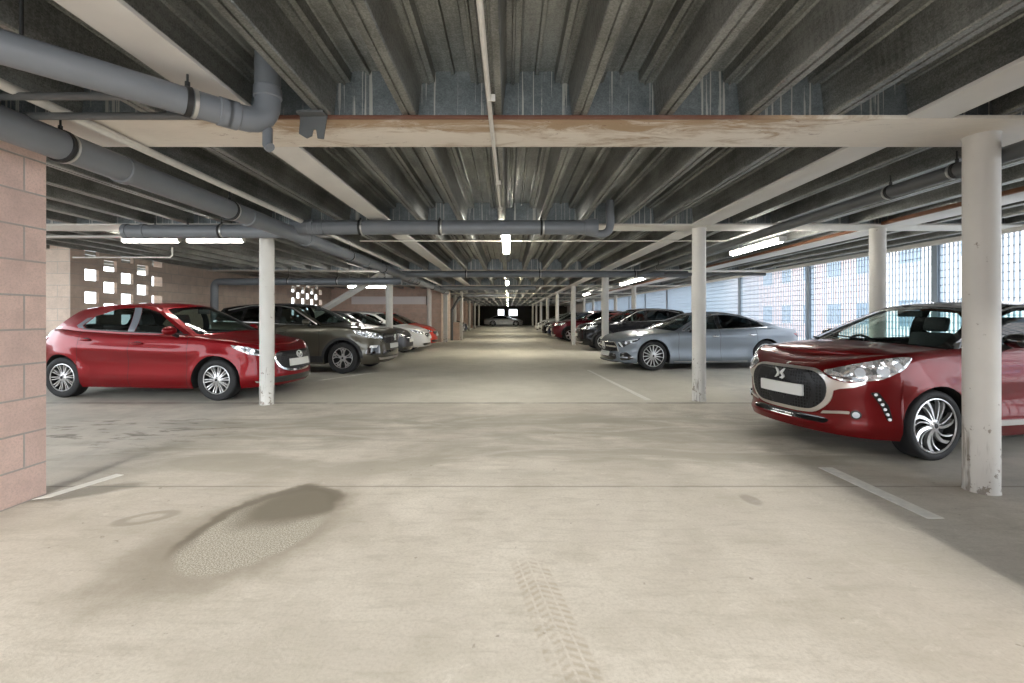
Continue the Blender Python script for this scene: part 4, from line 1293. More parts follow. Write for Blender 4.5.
    box(bm, xf - 0.35, xf - 0.05, -w + 0.28, w - 0.28, 0.4, T.zb(T.ax(xf - 0.2)) - 0.1)
    obj('underbody', bm, M['under'], car)
    if detail > 0:
        zbelt = T.zb(T.ax(0.0)); dx = G.get('seat_x', xA - 0.98)
        bm = bmesh.new()
        yd = w - 0.20
        pr = [(xA + cowl_b - 0.06, zbelt - 0.06), (xA - 0.05, zbelt - 0.03), (xA - 0.22, zbelt - 0.06), (xA - 0.30, zbelt - 0.18), (xA - 0.2, 0.5), (xA + cowl_b - 0.06, 0.5)]
        a = [bm.verts.new((p[0], -yd, p[1])) for p in pr]; b = [bm.verts.new((p[0], yd, p[1])) for p in pr]
        for i in range(6): bm.faces.new((a[i], a[(i + 1) % 6], b[(i + 1) % 6], b[i]))
        bm.faces.new(a[::-1]); bm.faces.new(b); bmesh.ops.recalc_face_normals(bm, faces=bm.faces[:])
        obj('dashboard', bm, M['dash'], car, smooth=40)
        for sy in (-1, 1):
            bm = bmesh.new(); y = sy * w * 0.43
            box(bm, dx - 0.02, dx + 0.45, y - 0.25, y + 0.25, 0.34, 0.56, bev=0.05)
            R_ = Matrix.Translation((dx, y, 0.52)) @ Matrix.Rotation(-0.30, 4, 'Y')
            b2 = bmesh.new(); box(b2, -0.07, 0.07, -0.235, 0.235, 0.0, 0.60, bev=0.05); box(b2, -0.045, 0.045, -0.125, 0.125, 0.62, 0.80, bev=0.04)
            for v in b2.verts: v.co = R_ @ v.co
            mp = {v: bm.verts.new(v.co) for v in b2.verts}
            for f in b2.faces: bm.faces.new([mp[v] for v in f.verts])
            b2.free()
            obj('seat', bm, M['seat'], car, smooth=40)
        bm = bmesh.new(); xb = max(dx - 0.92, xR + 0.55)
        R_ = Matrix.Translation((xb, 0, 0.50)) @ Matrix.Rotation(-0.28, 4, 'Y')
        b2 = bmesh.new(); box(b2, -0.07, 0.07, -w + 0.30, w - 0.30, -0.1, 0.52, bev=0.05)
        for y in (-0.42, 0.42): box(b2, -0.04, 0.04, y - 0.12, y + 0.12, 0.53, 0.66, bev=0.03)
        for v in b2.verts: v.co = R_ @ v.co
        mp = {v: bm.verts.new(v.co) for v in b2.verts}
        for f in b2.faces: bm.faces.new([mp[v] for v in f.verts])
        b2.free()
        obj('seat', bm, M['seat'], car, smooth=40)
        bm = bmesh.new(); yw = -w * 0.43
        Rw = Matrix.Translation((xA - 0.42, yw, zbelt - 0.09)) @ Matrix.Rotation(-1.15, 4, 'Y')
        ring = [Rw @ Vector((0.18 * math.cos(2 * PI * i / 24), 0.18 * math.sin(2 * PI * i / 24), 0)) for i in range(25)]
        tube(bm, ring, 0.015, 8, caps=False)
        for aa in (0, PI, PI / 2 * 3): tube(bm, [Rw @ Vector((0, 0, -0.02)), Rw @ Vector((0.175 * math.sin(aa), 0.175 * math.cos(aa), 0))], 0.018, 6)
        obj('steering_wheel', bm, M['dash'], car, smooth=40)
        bm = bmesh.new(); q = screen(0.0, 0.88, -0.05); box(bm, q.x - 0.03, q.x, -0.12, 0.12, q.z - 0.05, q.z + 0.02, bev=0.01)
        obj('interior_mirror', bm, M['dash'], car)
    # ---------------- door mirrors
    mm = P.get('mirror_mat', P['paint']); xm = G.get('xm', xA - 0.22)
    for sg in (1, -1):
        zmr = T.zb(T.ax(xm)) + 0.075
        bm = bmesh.new()
        for i, (cx, rx, ry, rz) in enumerate(((0.0, 0.065, 0.115, 0.068),)):
            ellipsoid(bm, (xm + 0.02, sg * (w + 0.085), zmr), 0.075, 0.112, 0.068, nu=24, nv=14)
        for v in bm.verts:
            if v.co.x < xm - 0.012: v.co.x = xm - 0.012
        bmesh.ops.recalc_face_normals(bm, faces=bm.faces[:])
        mr = obj('door_mirror', bm, [M[mm]], car, smooth=40)
        bm = bmesh.new(); tube(bm, [(xm + 0.03, sg * (w - 0.05), zmr - 0.085), (xm + 0.03, sg * (w + 0.04), zmr - 0.04)], 0.028, 10)
        obj('mirror_arm', bm, M['black_trim'], mr, smooth=40)
        bm = bmesh.new(); ellipsoid(bm, (xm - 0.0125, sg * (w + 0.085), zmr), 0.003, 0.10, 0.058, nu=20, nv=10)
        obj('mirror_glass', bm, M['chrome'], mr, smooth=60)
    # ---------------- door handles
    for (x, z) in P.get('handles', []):
        for sg in (1, -1):
            a = T.ax(x); p = T.pt(sg * a, z, 0.022); p2 = T.pt(sg * a, z, 0.0)
            bm = bmesh.new(); ellipsoid(bm, p, 0.098, 0.014, 0.017, nu=18, nv=10)
            tube(bm, [p + Vector((0.075, 0, 0)), p2 + Vector((0.085, 0, 0))], 0.012, 8); tube(bm, [p - Vector((0.075, 0, 0)), p2 - Vector((0.085, 0, 0))], 0.012, 8)
            obj('door_handle', bm, M[P.get('handle_mat', P['paint'])], car, smooth=50)
            bm = bmesh.new(); ellipsoid(bm, p2, 0.075, 0.004, 0.028, nu=18, nv=8); obj('handle_recess', bm, M['black_trim'], car, smooth=60)
    # ---------------- wipers
    if detail > 0:
        for yy, ln in ((0.18, 0.5), (-0.36, 0.5)):
            bm = bmesh.new(); a_ = screen(max(-.9, min(.9, yy / 0.7)), 0.02, 0.012); b_ = screen(max(-.9, min(.9, (yy - ln * 0.8) / 0.7)), 0.09, 0.012)
            tube(bm, [a_, a_.lerp(b_, 0.5), b_], 0.008, 6); obj('wiper', bm, M['black_trim'], car)
    # ---------------- listed trim patches
    for it in P.get('trim', []):
        poly = it['poly'](T) if callable(it['poly']) else it['poly']
        if it.get('smooth'): poly = smooth_poly(poly, it['smooth'])
        if it.get('round'): poly = round_poly(poly, it['round'])
        sides = (1, -1) if it.get('mirror') else (1,)
        for sg in sides:
            pp = [(p[0] * sg, p[1]) for p in poly]
            o = patch(it['name'], T, pp, M[it['mat']], car, it.get('off', 0.006), it.get('thick', 0.025), it.get('step', 0.05))
            for ch in it.get('sub', []):
                cp = ch['poly'](T) if callable(ch['poly']) else ch['poly']
                if ch.get('smooth'): cp = smooth_poly(cp, ch['smooth'])
                if ch.get('round'): cp = round_poly(cp, ch['round'])
                patch(ch['name'], T, [(p[0] * sg, p[1]) for p in cp], M[ch['mat']], o, ch.get('off', 0.012), ch.get('thick', 0.012), ch.get('step', 0.05))
    # badge at the nose: 2-D outlines in a small upright plane
    if 'badge' in P:
        polys, z, size, off = P['badge']
        p0, p1 = T.pt(0, z - 0.02), T.pt(0, z + 0.02)
        up = (p1 - p0).normalized(); yv = Vector((0, -1, 0)) * -1; nx = yv.cross(up).normalized()
        if nx.x < 0: nx = -nx
        pc = T.pt(0, z, off)
        Mb = Matrix(((yv.x, up.x, nx.x, pc.x), (yv.y, up.y, nx.y, pc.y), (yv.z, up.z, nx.z, pc.z), (0, 0, 0, 1)))
        bm = bmesh.new()
        for pl in polys: prism(bm, [(q[0] * size, q[1] * size) for q in pl], Mb, -0.01, 0.008)
        obj('badge', bm, M['badge'], car, smooth=30)
    return car, T
# ------------------------------------------------------------------ car kinds
M['red_soul'] = two_sided_paint('bright_red_paint', (0.19, 0.002, 0.005), 0.4, 0.36)
M['red_dark'] = two_sided_paint('dark_red_paint', (0.13, 0.003, 0.004), 0.4, 0.36)
M['brown_grey'] = two_sided_paint('grey_brown_paint', (0.10, 0.092, 0.072), 0.55, 0.32)
M['silver_grey'] = two_sided_paint('silver_grey_paint', (0.20, 0.225, 0.255), 0.38, 0.4)
M['roof_black'] = two_sided_paint('black_roof_paint', (0.018, 0.018, 0.020), 0.2, 0.25)
M['black_paint'] = two_sided_paint('black_car_paint', (0.012, 0.012, 0.014), 0.2, 0.25)
M['white_paint'] = two_sided_paint('white_car_paint', (0.62, 0.62, 0.61), 0.0, 0.35)
M['pale_silver'] = two_sided_paint('pale_silver_paint', (0.52, 0.53, 0.53), 0.6, 0.3)
M['orange_red'] = two_sided_paint('orange_red_paint', (0.62, 0.045, 0.02), 0.1, 0.3)
M['graphite'] = two_sided_paint('graphite_paint', (0.06, 0.062, 0.066), 0.5, 0.3)
M['navy'] = two_sided_paint('navy_paint', (0.015, 0.022, 0.05), 0.4, 0.3)
M['plum'] = two_sided_paint('plum_red_paint', (0.12, 0.012, 0.02), 0.4, 0.3)

M['glass_clear'] = tinted_glass('pale_teal_glass', (0.72, 0.86, 0.84))
def half_ring(r0, r1, a0, a1, n=14):
    return arc_pts(0, 0, r1, a0, a1, n) + arc_pts(0, 0, r0, a1, a0, n)
def arch_poly(xw, r1, r0, a0=0.0, a1=PI, zc=None):
    def f(T):
        R = T.P['R']
        return [(T.ax(xw + (T.Ra + r1) * math.cos(a)), R + (T.Ra + r1) * math.sin(a)) for a in [a0 + (a1 - a0) * i / 20 for i in range(21)]] + \
               [(T.ax(xw + (T.Ra + r0) * math.cos(a)), R + (T.Ra + r0) * math.sin(a)) for a in [a1 + (a0 - a1) * i / 20 for i in range(21)]]
    return f
def front(pts):      # (y, z) seen from the front
    return lambda T: [(T.ay(y), z) for y, z in pts]
def sidep(pts):      # (x, z) seen from the side
    return lambda T: [(T.ax(x), z) for x, z in pts]
def mixed(pts):      # ('y', y, z) on the nose or ('x', x, z) on the flank
    return lambda T: [(T.ay(p[1]) if p[0] == 'y' else T.ax(p[1]), p[2]) for p in pts]
def rearp(pts):
    return lambda T: [(T.ayr(y), z) for y, z in pts]
def sym(half):       # mirror a half outline given top to bottom on +y
    return half + [(-y, z) for y, z in reversed(half)]
def circle(cy, cz, r, n=14):
    return lambda T: [(T.ay(cy) + r * math.cos(2 * PI * i / n), cz + r * math.sin(2 * PI * i / n)) for i in range(n)]
def circle_x(cx, cz, r, n=14):
    return lambda T: [(T.ax(cx) + r * math.cos(2 * PI * i / n), cz + r * math.sin(2 * PI * i / n)) for i in range(n)]

# --- emblem outlines (unit size)
EMB_WING = [half_ring(0.86, 1.0, 0, PI), half_ring(0.86, 1.0, PI, 2 * PI)]
EMB_WING = [[(x * 1.25, y) for x, y in p] for p in EMB_WING] + [[(-1.02, 0.42), (-0.62, 0.50), (-0.18, 0.02), (0, -0.28), (0.18, 0.02), (0.62, 0.50), (1.02, 0.42), (0.66, 0.22), (0.22, -0.38), (0, -0.62), (-0.22, -0.38), (-0.66, 0.22)]]
EMB_STAR = [half_ring(0.88, 1.0, 0, PI), half_ring(0.88, 1.0, PI, 2 * PI)] + \
    [[(0.93 * math.cos(a), 0.93 * math.sin(a)), (0.16 * math.cos(a + 1.05), 0.16 * math.sin(a + 1.05)), (0, 0), (0.16 * math.cos(a - 1.05), 0.16 * math.sin(a - 1.05))] for a in (PI / 2, PI / 2 + 2 * PI / 3, PI / 2 + 4 * PI / 3)]
EMB_DS = [[(-1.0, 0.95), (-0.45, 0.62), (-0.06, 0.10), (-0.30, -0.45), (-0.85, -0.75), (-0.52, -0.25), (-0.42, 0.05), (-0.62, 0.42)],
          [(0.95, 0.88), (0.40, 0.55), (0.08, 0.16), (0.30, -0.10), (0.62, -0.36), (0.36, -0.60), (0.10, -0.72), (0.58, -0.85), (1.0, -0.50), (0.84, -0.12), (0.50, 0.16), (0.66, 0.46)]]
EMB_LION = [[(-0.55, -1.0), (-0.25, -0.7), (-0.30, -0.25), (-0.75, 0.10), (-0.80, 0.30), (-0.35, 0.25), (-0.45, 0.62), (-0.15, 0.95), (0.30, 1.0), (0.55, 0.72), (0.42, 0.40), (0.85, 0.30), (0.88, 0.12), (0.45, 0.05), (0.45, -0.35), (0.72, -0.75), (0.50, -1.0), (0.25, -0.75), (0.10, -0.45), (-0.05, -0.75), (-0.25, -1.0)]]
EMB_OVAL = [[(1.3 * x, y) for x, y in arc_pts(0, 0, 0.9, 0, 2 * PI * 0.96, 20)]]

HATCH_RED = dict(   # small five-door hatchback
    w=0.845, xf=1.285, xr=-1.285, xF=2.12, xR=-1.93, R=0.312, rim=0.212, arch=0.05, sill=0.175, fr=1.15, rr=1.2, tuck=0.03, rtop=0.05,
    style='multi', paint='red_soul', rim_mat='alloy', scale=1.03, hood_crown=0.028, ridge=0.006, flare=0.02,
    zb=[(2.12, 0.735), (2.02, 0.78), (1.8, 0.84), (1.285, 0.915), (0.75, 0.965), (-0.2, 0.985), (-1.0, 1.025), (-1.5, 1.06), (-1.75, 1.05), (-1.93, 0.99)],
    fF=[(0.17, 0.10), (0.22, 0.03), (0.30, 0.0), (0.50, 0.015), (0.62, 0.035), (0.74, 0.075)],
    fS=[(0.17, 0.06), (0.24, 0.015), (0.35, 0.0), (0.55, 0.012), (0.72, 0.0), (0.85, 0.015), (0.95, 0.04), (1.06, 0.085)],
    fR=[(0.17, 0.10), (0.3, 0.02), (0.5, 0.0), (0.75, 0.02), (0.92, 0.06), (1.05, 0.12)],
    crease=[(1.0, 0.70, -1.2, 0.80, 0.014, 0.05), (0.85, 0.34, -0.85, 0.30, 0.010, 0.04)],
    doors=[(0.84, -0.12), (-0.12, -0.98)], handles=[(0.02, 0.85), (-0.85, 0.90)],
    gh=dict(xA=0.90, xC=-1.62, xTA=0.14, xTC=-1.24, cowl_bow=0.36, cowl_crown=0.055, rear_bow=0.10, rear_crown=0.03,
            zr=[(0, 1.385), (0.2, 1.425), (0.45, 1.435), (0.75, 1.405), (1, 1.36)], yr=[(0, 0.565), (0.4, 0.60), (1, 0.535)],
            bow_f=0.20, bow_r=0.12, crown=0.05, bulge=0.035, frame='body',
            windows=[[(0.72, 0.995), (0.20, 1.31), (-0.02, 1.375), (-0.11, 1.385), (-0.11, 1.012), (0.3, 1.0)],
                     [(-0.23, 1.02), (-0.23, 1.385), (-0.52, 1.365), (-0.85, 1.26), (-1.02, 1.11), (-0.95, 1.065), (-0.6, 1.035)]],
            pillars=[([(-0.115, 1.012), (-0.225, 1.016), (-0.225, 1.388), (-0.115, 1.388)], 'silver_b'), ([(-0.97, 1.062), (-1.035, 1.11), (-0.90, 1.24), (-1.0, 1.22), (-1.14, 1.11), (-1.09, 1.075)], 'silver_b')],
            strips=[([(0.80, 0.985), (0.6, 0.995), (-1.0, 1.068), (-1.0, 1.053), (0.78, 0.975)], 'black_trim', 'belt_strip')],
            xm=0.62),
    trim=[
        dict(name='grille_surround', mat='chrome', off=0.016, round=0.06, poly=front(sym([(0.40, 0.70), (0.50, 0.665), (0.515, 0.60), (0.44, 0.47), (0.30, 0.40), (0.12, 0.385)]))),
        dict(name='grille', mat='grille', off=0.022, round=0.06, poly=front(sym([(0.40, 0.715), (0.475, 0.68), (0.478, 0.60), (0.41, 0.49), (0.29, 0.43), (0.12, 0.418)]))),
        dict(name='number_plate', mat='plate', off=0.045, thick=0.02, round=0.01, poly=front([(0.26, 0.585), (-0.26, 0.585), (-0.26, 0.475), (0.26, 0.475)])),
        dict(name='lower_intake', mat='gloss_black', off=0.008, round=0.03, poly=front(sym([(0.50, 0.33), (0.62, 0.30), (0.50, 0.235)]))),
        dict(name='chrome_strip', mat='chrome', off=0.014, mirror=True, round=0.01, poly=mixed([('y', 0.52, 0.255), ('x', 1.83, 0.29), ('x', 1.84, 0.262), ('y', 0.52, 0.232)])),
        dict(name='headlight', mat='lamp', off=0.008, mirror=True, round=0.03, poly=mixed([('y', 0.50, 0.705), ('y', 0.66, 0.745), ('x', 1.72, 0.805), ('x', 1.50, 0.835), ('x', 1.56, 0.775), ('x', 1.78, 0.68), ('y', 0.62, 0.655), ('y', 0.52, 0.655)]),
             sub=[dict(name='headlight_bezel', mat='lamp_dark', off=0.010, round=0.02, poly=mixed([('y', 0.54, 0.70), ('x', 1.80, 0.765), ('x', 1.62, 0.80), ('x', 1.66, 0.765), ('x', 1.80, 0.70), ('y', 0.56, 0.668)])),
                  dict(name='lens', mat='lamp_lens', off=0.016, poly=circle_x(1.80, 0.73, 0.035)), dict(name='lens', mat='lamp_lens', off=0.016, poly=circle_x(1.90, 0.71, 0.028))]),
        dict(name='tail_light', mat='tail', off=0.010, mirror=True, round=0.04, poly=sidep([(-1.62, 0.93), (-1.86, 0.96), (-1.915, 0.90), (-1.88, 0.79), (-1.80, 0.80)])),
    ],
    badge=(EMB_WING, 0.645, 0.058, 0.036),
)
M['silver_b'] = mat('pillar_gloss_grey', (0.20, 0.22, 0.25), 0.15, 0.2, coat=1.0)

CROSSOVER = dict(   # grey-brown family crossover
    w=0.91, xf=1.335, xr=-1.335, xF=2.23, xR=-2.20, R=0.352, rim=0.232, arch=0.06, sill=0.215, fr=1.0, rr=1.0, tuck=0.03, rtop=0.06, tw=0.225,
    style='five', paint='brown_grey', roof='roof_black', rim_mat='alloy', hood_crown=0.028, ridge=0.008, flare=0.02, fclear=0.0,
    zb=[(2.23, 0.925), (2.12, 0.965), (1.85, 1.01), (1.335, 1.055), (0.8, 1.085), (0.0, 1.10), (-1.0, 1.14), (-1.8, 1.16), (-2.05, 1.15), (-2.20, 1.10)],
    fF=[(0.22, 0.12), (0.30, 0.02), (0.42, 0.0), (0.60, 0.008), (0.80, 0.01), (0.92, 0.05)],
    fS=[(0.22, 0.05), (0.32, 0.012), (0.45, 0.0), (0.65, 0.018), (0.85, 0.004), (1.0, 0.02), (1.1, 0.06), (1.16, 0.09)],
    fR=[(0.22, 0.10), (0.35, 0.02), (0.6, 0.0), (0.9, 0.03), (1.1, 0.09)],
    crease=[(1.2, 0.92, -1.6, 0.97, 0.012, 0.05), (0.85, 0.44, -0.85, 0.42, 0.014, 0.05)],
    doors=[(0.80, -0.22), (-0.22, -1.08)], handles=[(-0.07, 0.94), (-0.97, 0.975)],
    gh=dict(xA=0.80, xC=-1.93, xTA=0.02, xTC=-1.72, cowl_bow=0.36, cowl_crown=0.06, rear_bow=0.08, rear_crown=0.03,
            zr=[(0, 1.505), (0.2, 1.55), (0.45, 1.56), (0.75, 1.535), (1, 1.48)], yr=[(0, 0.60), (0.4, 0.64), (1, 0.58)],
            bow_f=0.20, bow_r=0.10, crown=0.055, bulge=0.04, frame='black', pillar='body', rframe='black',
            windows=[[(0.60, 1.11), (0.10, 1.42), (-0.12, 1.49), (-0.22, 1.505), (-0.22, 1.125), (0.2, 1.115)],
                     [(-0.34, 1.13), (-0.34, 1.505), (-0.75, 1.49), (-1.05, 1.46), (-1.12, 1.155)],
                     [(-1.18, 1.16), (-1.14, 1.44), (-1.42, 1.36), (-1.62, 1.24), (-1.45, 1.18)]],
            glass=['glass_side', 'glass_dark', 'glass_dark'],
            strips=[([(0.70, 1.085), (0.2, 1.105), (-1.6, 1.185), (-1.6, 1.168), (0.2, 1.088), (0.70, 1.07)], 'satin', 'belt_strip'),
                    ([(0.72, 1.09), (0.03, 1.47), (-0.3, 1.53), (-1.0, 1.53), (-1.55, 1.42), (-1.55, 1.44), (-1.0, 1.55), (-0.3, 1.55), (0.06, 1.50), (0.72, 1.13)], 'satin', 'roof_strip')],
            xm=0.52),
    trim=[
        dict(name='arch_cladding', mat='black_trim', off=0.012, mirror=True, poly=arch_poly(1.335, 0.055, -0.004), step=0.09),
        dict(name='arch_cladding', mat='black_trim', off=0.012, mirror=True, poly=arch_poly(-1.335, 0.055, -0.004), step=0.09),
        dict(name='sill_cladding', mat='black_trim', off=0.014, mirror=True, poly=sidep([(0.90, 0.40), (-0.90, 0.40), (-0.90, 0.255), (0.90, 0.255)]), step=0.15),
        dict(name='grille', mat='grille', off=0.014, round=0.05, poly=front(sym([(0.50, 0.895), (0.56, 0.80), (0.46, 0.68), (0.25, 0.655)]))),
        dict(name='grille_bar', mat='chrome', off=0.022, mirror=True, round=0.015, poly=front([(0.50, 0.90), (0.60, 0.87), (0.60, 0.70), (0.54, 0.74), (0.545, 0.83)])),
        dict(name='number_plate', mat='plate', off=0.035, thick=0.02, round=0.01, poly=front([(0.26, 0.655), (-0.26, 0.655), (-0.26, 0.545), (0.26, 0.545)])),
        dict(name='lower_intake', mat='gloss_black', off=0.008, round=0.04, poly=front(sym([(0.46, 0.50), (0.56, 0.44), (0.46, 0.36)]))),
        dict(name='skid_plate', mat='satin', off=0.016, round=0.02, poly=front(sym([(0.56, 0.345), (0.64, 0.36), (0.60, 0.295)]))),
        dict(name='headlight', mat='lamp', off=0.010, mirror=True, round=0.03, poly=mixed([('y', 0.58, 0.895), ('y', 0.70, 0.92), ('x', 1.75, 0.975), ('x', 1.55, 0.99), ('x', 1.66, 0.90), ('x', 1.85, 0.825), ('y', 0.70, 0.79), ('y', 0.60, 0.80)]),
             sub=[dict(name='lens', mat='lamp_lens', off=0.018, poly=circle_x(1.88, 0.87, 0.04)), dict(name='headlight_bezel', mat='lamp_dark', off=0.012, round=0.02, poly=mixed([('y', 0.66, 0.82), ('x', 1.86, 0.845), ('x', 1.74, 0.905), ('x', 1.84, 0.83), ('y', 0.66, 0.80)]))]),
        dict(name='fog_recess', mat='gloss_black', off=0.008, mirror=True, round=0.04, poly=mixed([('y', 0.62, 0.64), ('x', 1.93, 0.645), ('x', 1.84, 0.46), ('x', 1.98, 0.40), ('y', 0.60, 0.42)]),
             sub=[dict(name='fog_light', mat='satin', off=0.018, round=0.02, poly=mixed([('y', 0.66, 0.635), ('x', 1.94, 0.635), ('x', 1.92, 0.585), ('y', 0.68, 0.58)]))]),
        dict(name='tail_light', mat='tail', off=0.010, mirror=True, round=0.04, poly=sidep([(-1.92, 1.05), (-2.13, 1.07), (-2.18, 0.97), (-2.10, 0.92), (-1.96, 0.93)])),
    ],
    badge=(EMB_LION, 0.79, 0.075, 0.03),
)

SALOON = dict(      # long low four-door saloon with a falling roof
    w=0.935, xf=1.47, xr=-1.47, xF=2.36, xR=-2.63, R=0.350, rim=0.262, arch=0.045, sill=0.165, fr=1.1, rr=1.15, tuck=0.03, rtop=0.05, tw=0.245,
    style='mb', paint='silver_grey', rim_mat='alloy', hood_crown=0.03, ridge=0.007, flare=0.018,
    zb=[(2.36, 0.72), (2.27, 0.755), (2.0, 0.81), (1.47, 0.875), (0.75, 0.925), (0.0, 0.955), (-1.0, 0.985), (-1.8, 1.01), (-2.4, 0.975), (-2.63, 0.90)],
    fF=[(0.16, 0.06), (0.20, 0.0), (0.28, 0.0), (0.42, 0.03), (0.50, 0.02), (0.66, 0.0), (0.73, 0.05)],
    fS=[(0.16, 0.05), (0.22, 0.01), (0.32, 0.0), (0.5, 0.025), (0.68, 0.008), (0.8, 0.01), (0.9, 0.04), (1.01, 0.085)],
    fR=[(0.16, 0.10), (0.28, 0.02), (0.5, 0.0), (0.8, 0.02), (1.0, 0.07)],
    crease=[(1.2, 0.80, -2.2, 0.83, 0.012, 0.06), (0.95, 0.30, -0.95, 0.27, 0.016, 0.05)],
    doors=[(0.84, -0.24), (-0.24, -1.22)], handles=[(-0.10, 0.815), (-1.08, 0.84)], handle_mat='chrome', mirror_mat='silver_grey',
    gh=dict(xA=0.86, xC=-2.02, xTA=0.02, xTC=-1.30, cowl_bow=0.30, cowl_crown=0.05, rear_bow=0.12, rear_crown=0.025,
            zr=[(0, 1.305), (0.2, 1.36), (0.42, 1.375), (0.75, 1.325), (1, 1.235)], yr=[(0, 0.565), (0.4, 0.60), (1, 0.54)],
            bow_f=0.20, bow_r=0.16, crown=0.045, bulge=0.035, frame='body', rear_glass='glass_dark',
            windows=[[(0.60, 0.965), (0.12, 1.22), (-0.08, 1.285), (-0.24, 1.315), (-0.24, 0.985), (0.2, 0.972)],
                     [(-0.35, 0.99), (-0.35, 1.322), (-0.8, 1.30), (-1.10, 1.235), (-1.12, 1.005)],
                     [(-1.16, 1.008), (-1.14, 1.222), (-1.35, 1.14), (-1.52, 1.03)]],
            glass=['glass_side', 'glass_dark', 'glass_dark'],
            pillars=[([(-0.245, 0.985), (-0.345, 0.988), (-0.345, 1.322), (-0.245, 1.316)], 'gloss_black'), ([(-1.122, 1.006), (-1.158, 1.008), (-1.138, 1.222), (-1.102, 1.234)], 'gloss_black')],
            strips=[([(0.72, 0.945), (0.2, 0.962), (-1.58, 1.025), (-1.58, 1.008), (0.2, 0.945), (0.72, 0.928)], 'chrome', 'belt_strip'),
                    ([(0.66, 0.965), (0.10, 1.26), (-0.3, 1.335), (-0.8, 1.325), (-1.2, 1.225), (-1.56, 1.03), (-1.60, 1.03), (-1.2, 1.245), (-0.8, 1.345), (-0.3, 1.355), (0.10, 1.28), (0.72, 0.955)], 'chrome', 'window_strip')],
            xm=0.50),
    trim=[
        dict(name='grille', mat='grille', off=0.010, round=0.05, poly=front(sym([(0.50, 0.665), (0.56, 0.60), (0.60, 0.46), (0.3, 0.425)]))),
        dict(name='grille_surround', mat='chrome', off=0.016, round=0.008, poly=front([(-0.52, 0.672), (0.52, 0.672), (0.57, 0.60), (0.61, 0.44), (0.59, 0.44), (0.545, 0.60), (0.50, 0.655), (-0.50, 0.655), (-0.545, 0.60), (-0.59, 0.44), (-0.61, 0.44), (-0.57, 0.60)])),
        dict(name='grille_bar', mat='chrome', off=0.026, mirror=True, round=0.01, poly=front([(0.13, 0.585), (0.54, 0.575), (0.555, 0.535), (0.13, 0.545)])),
        dict(name='number_plate', mat='plate', off=0.04, thick=0.03, round=0.01, poly=front([(0.26, 0.425), (-0.26, 0.425), (-0.26, 0.315), (0.26, 0.315)])),
        dict(name='lower_intake', mat='gloss_black', off=0.008, round=0.04, poly=front(sym([(0.50, 0.385), (0.56, 0.27), (0.44, 0.225)]))),
        dict(name='corner_intake', mat='gloss_black', off=0.008, mirror=True, round=0.03, poly=mixed([('y', 0.64, 0.42), ('x', 2.10, 0.44), ('x', 1.92, 0.30), ('x', 2.05, 0.25), ('y', 0.66, 0.235)])),
        dict(name='splitter', mat='black_trim', off=0.02, round=0.008, poly=mixed([('y', -0.60, 0.205), ('y', 0.60, 0.205), ('y', 0.60, 0.18), ('y', -0.60, 0.18)])),
        dict(name='headlight', mat='lamp_dark', off=0.010, mirror=True, round=0.025, poly=mixed([('y', 0.60, 0.665), ('y', 0.70, 0.69), ('x', 2.02, 0.735), ('x', 1.78, 0.775), ('x', 1.88, 0.69), ('x', 2.10, 0.60), ('y', 0.72, 0.545), ('y', 0.62, 0.56)]),
             sub=[dict(name='daytime_lamp', mat='led', off=0.016, round=0.008, poly=mixed([('y', 0.61, 0.668), ('y', 0.655, 0.675), ('y', 0.72, 0.555), ('y', 0.69, 0.55)])), dict(name='lens', mat='lamp_lens', off=0.016, poly=circle_x(2.10, 0.65, 0.03)), dict(name='lens', mat='lamp_lens', off=0.016, poly=circle_x(2.00, 0.69, 0.028)),
                  dict(name='daytime_lamp', mat='led', off=0.016, round=0.008, poly=mixed([('x', 2.12, 0.70), ('x', 1.84, 0.755), ('x', 1.86, 0.74), ('x', 2.12, 0.685)]))]),
        dict(name='sill_strip', mat='satin', off=0.012, mirror=True, round=0.006, poly=sidep([(0.95, 0.215), (-0.95, 0.205), (-0.95, 0.185), (0.95, 0.195)]), step=0.15),
        dict(name='tail_light', mat='tail', off=0.008, mirror=True, round=0.03, poly=sidep([(-2.25, 0.86), (-2.52, 0.875), (-2.58, 0.80), (-2.45, 0.77)])),
    ],
    badge=(EMB_STAR, 0.56, 0.095, 0.035),
)

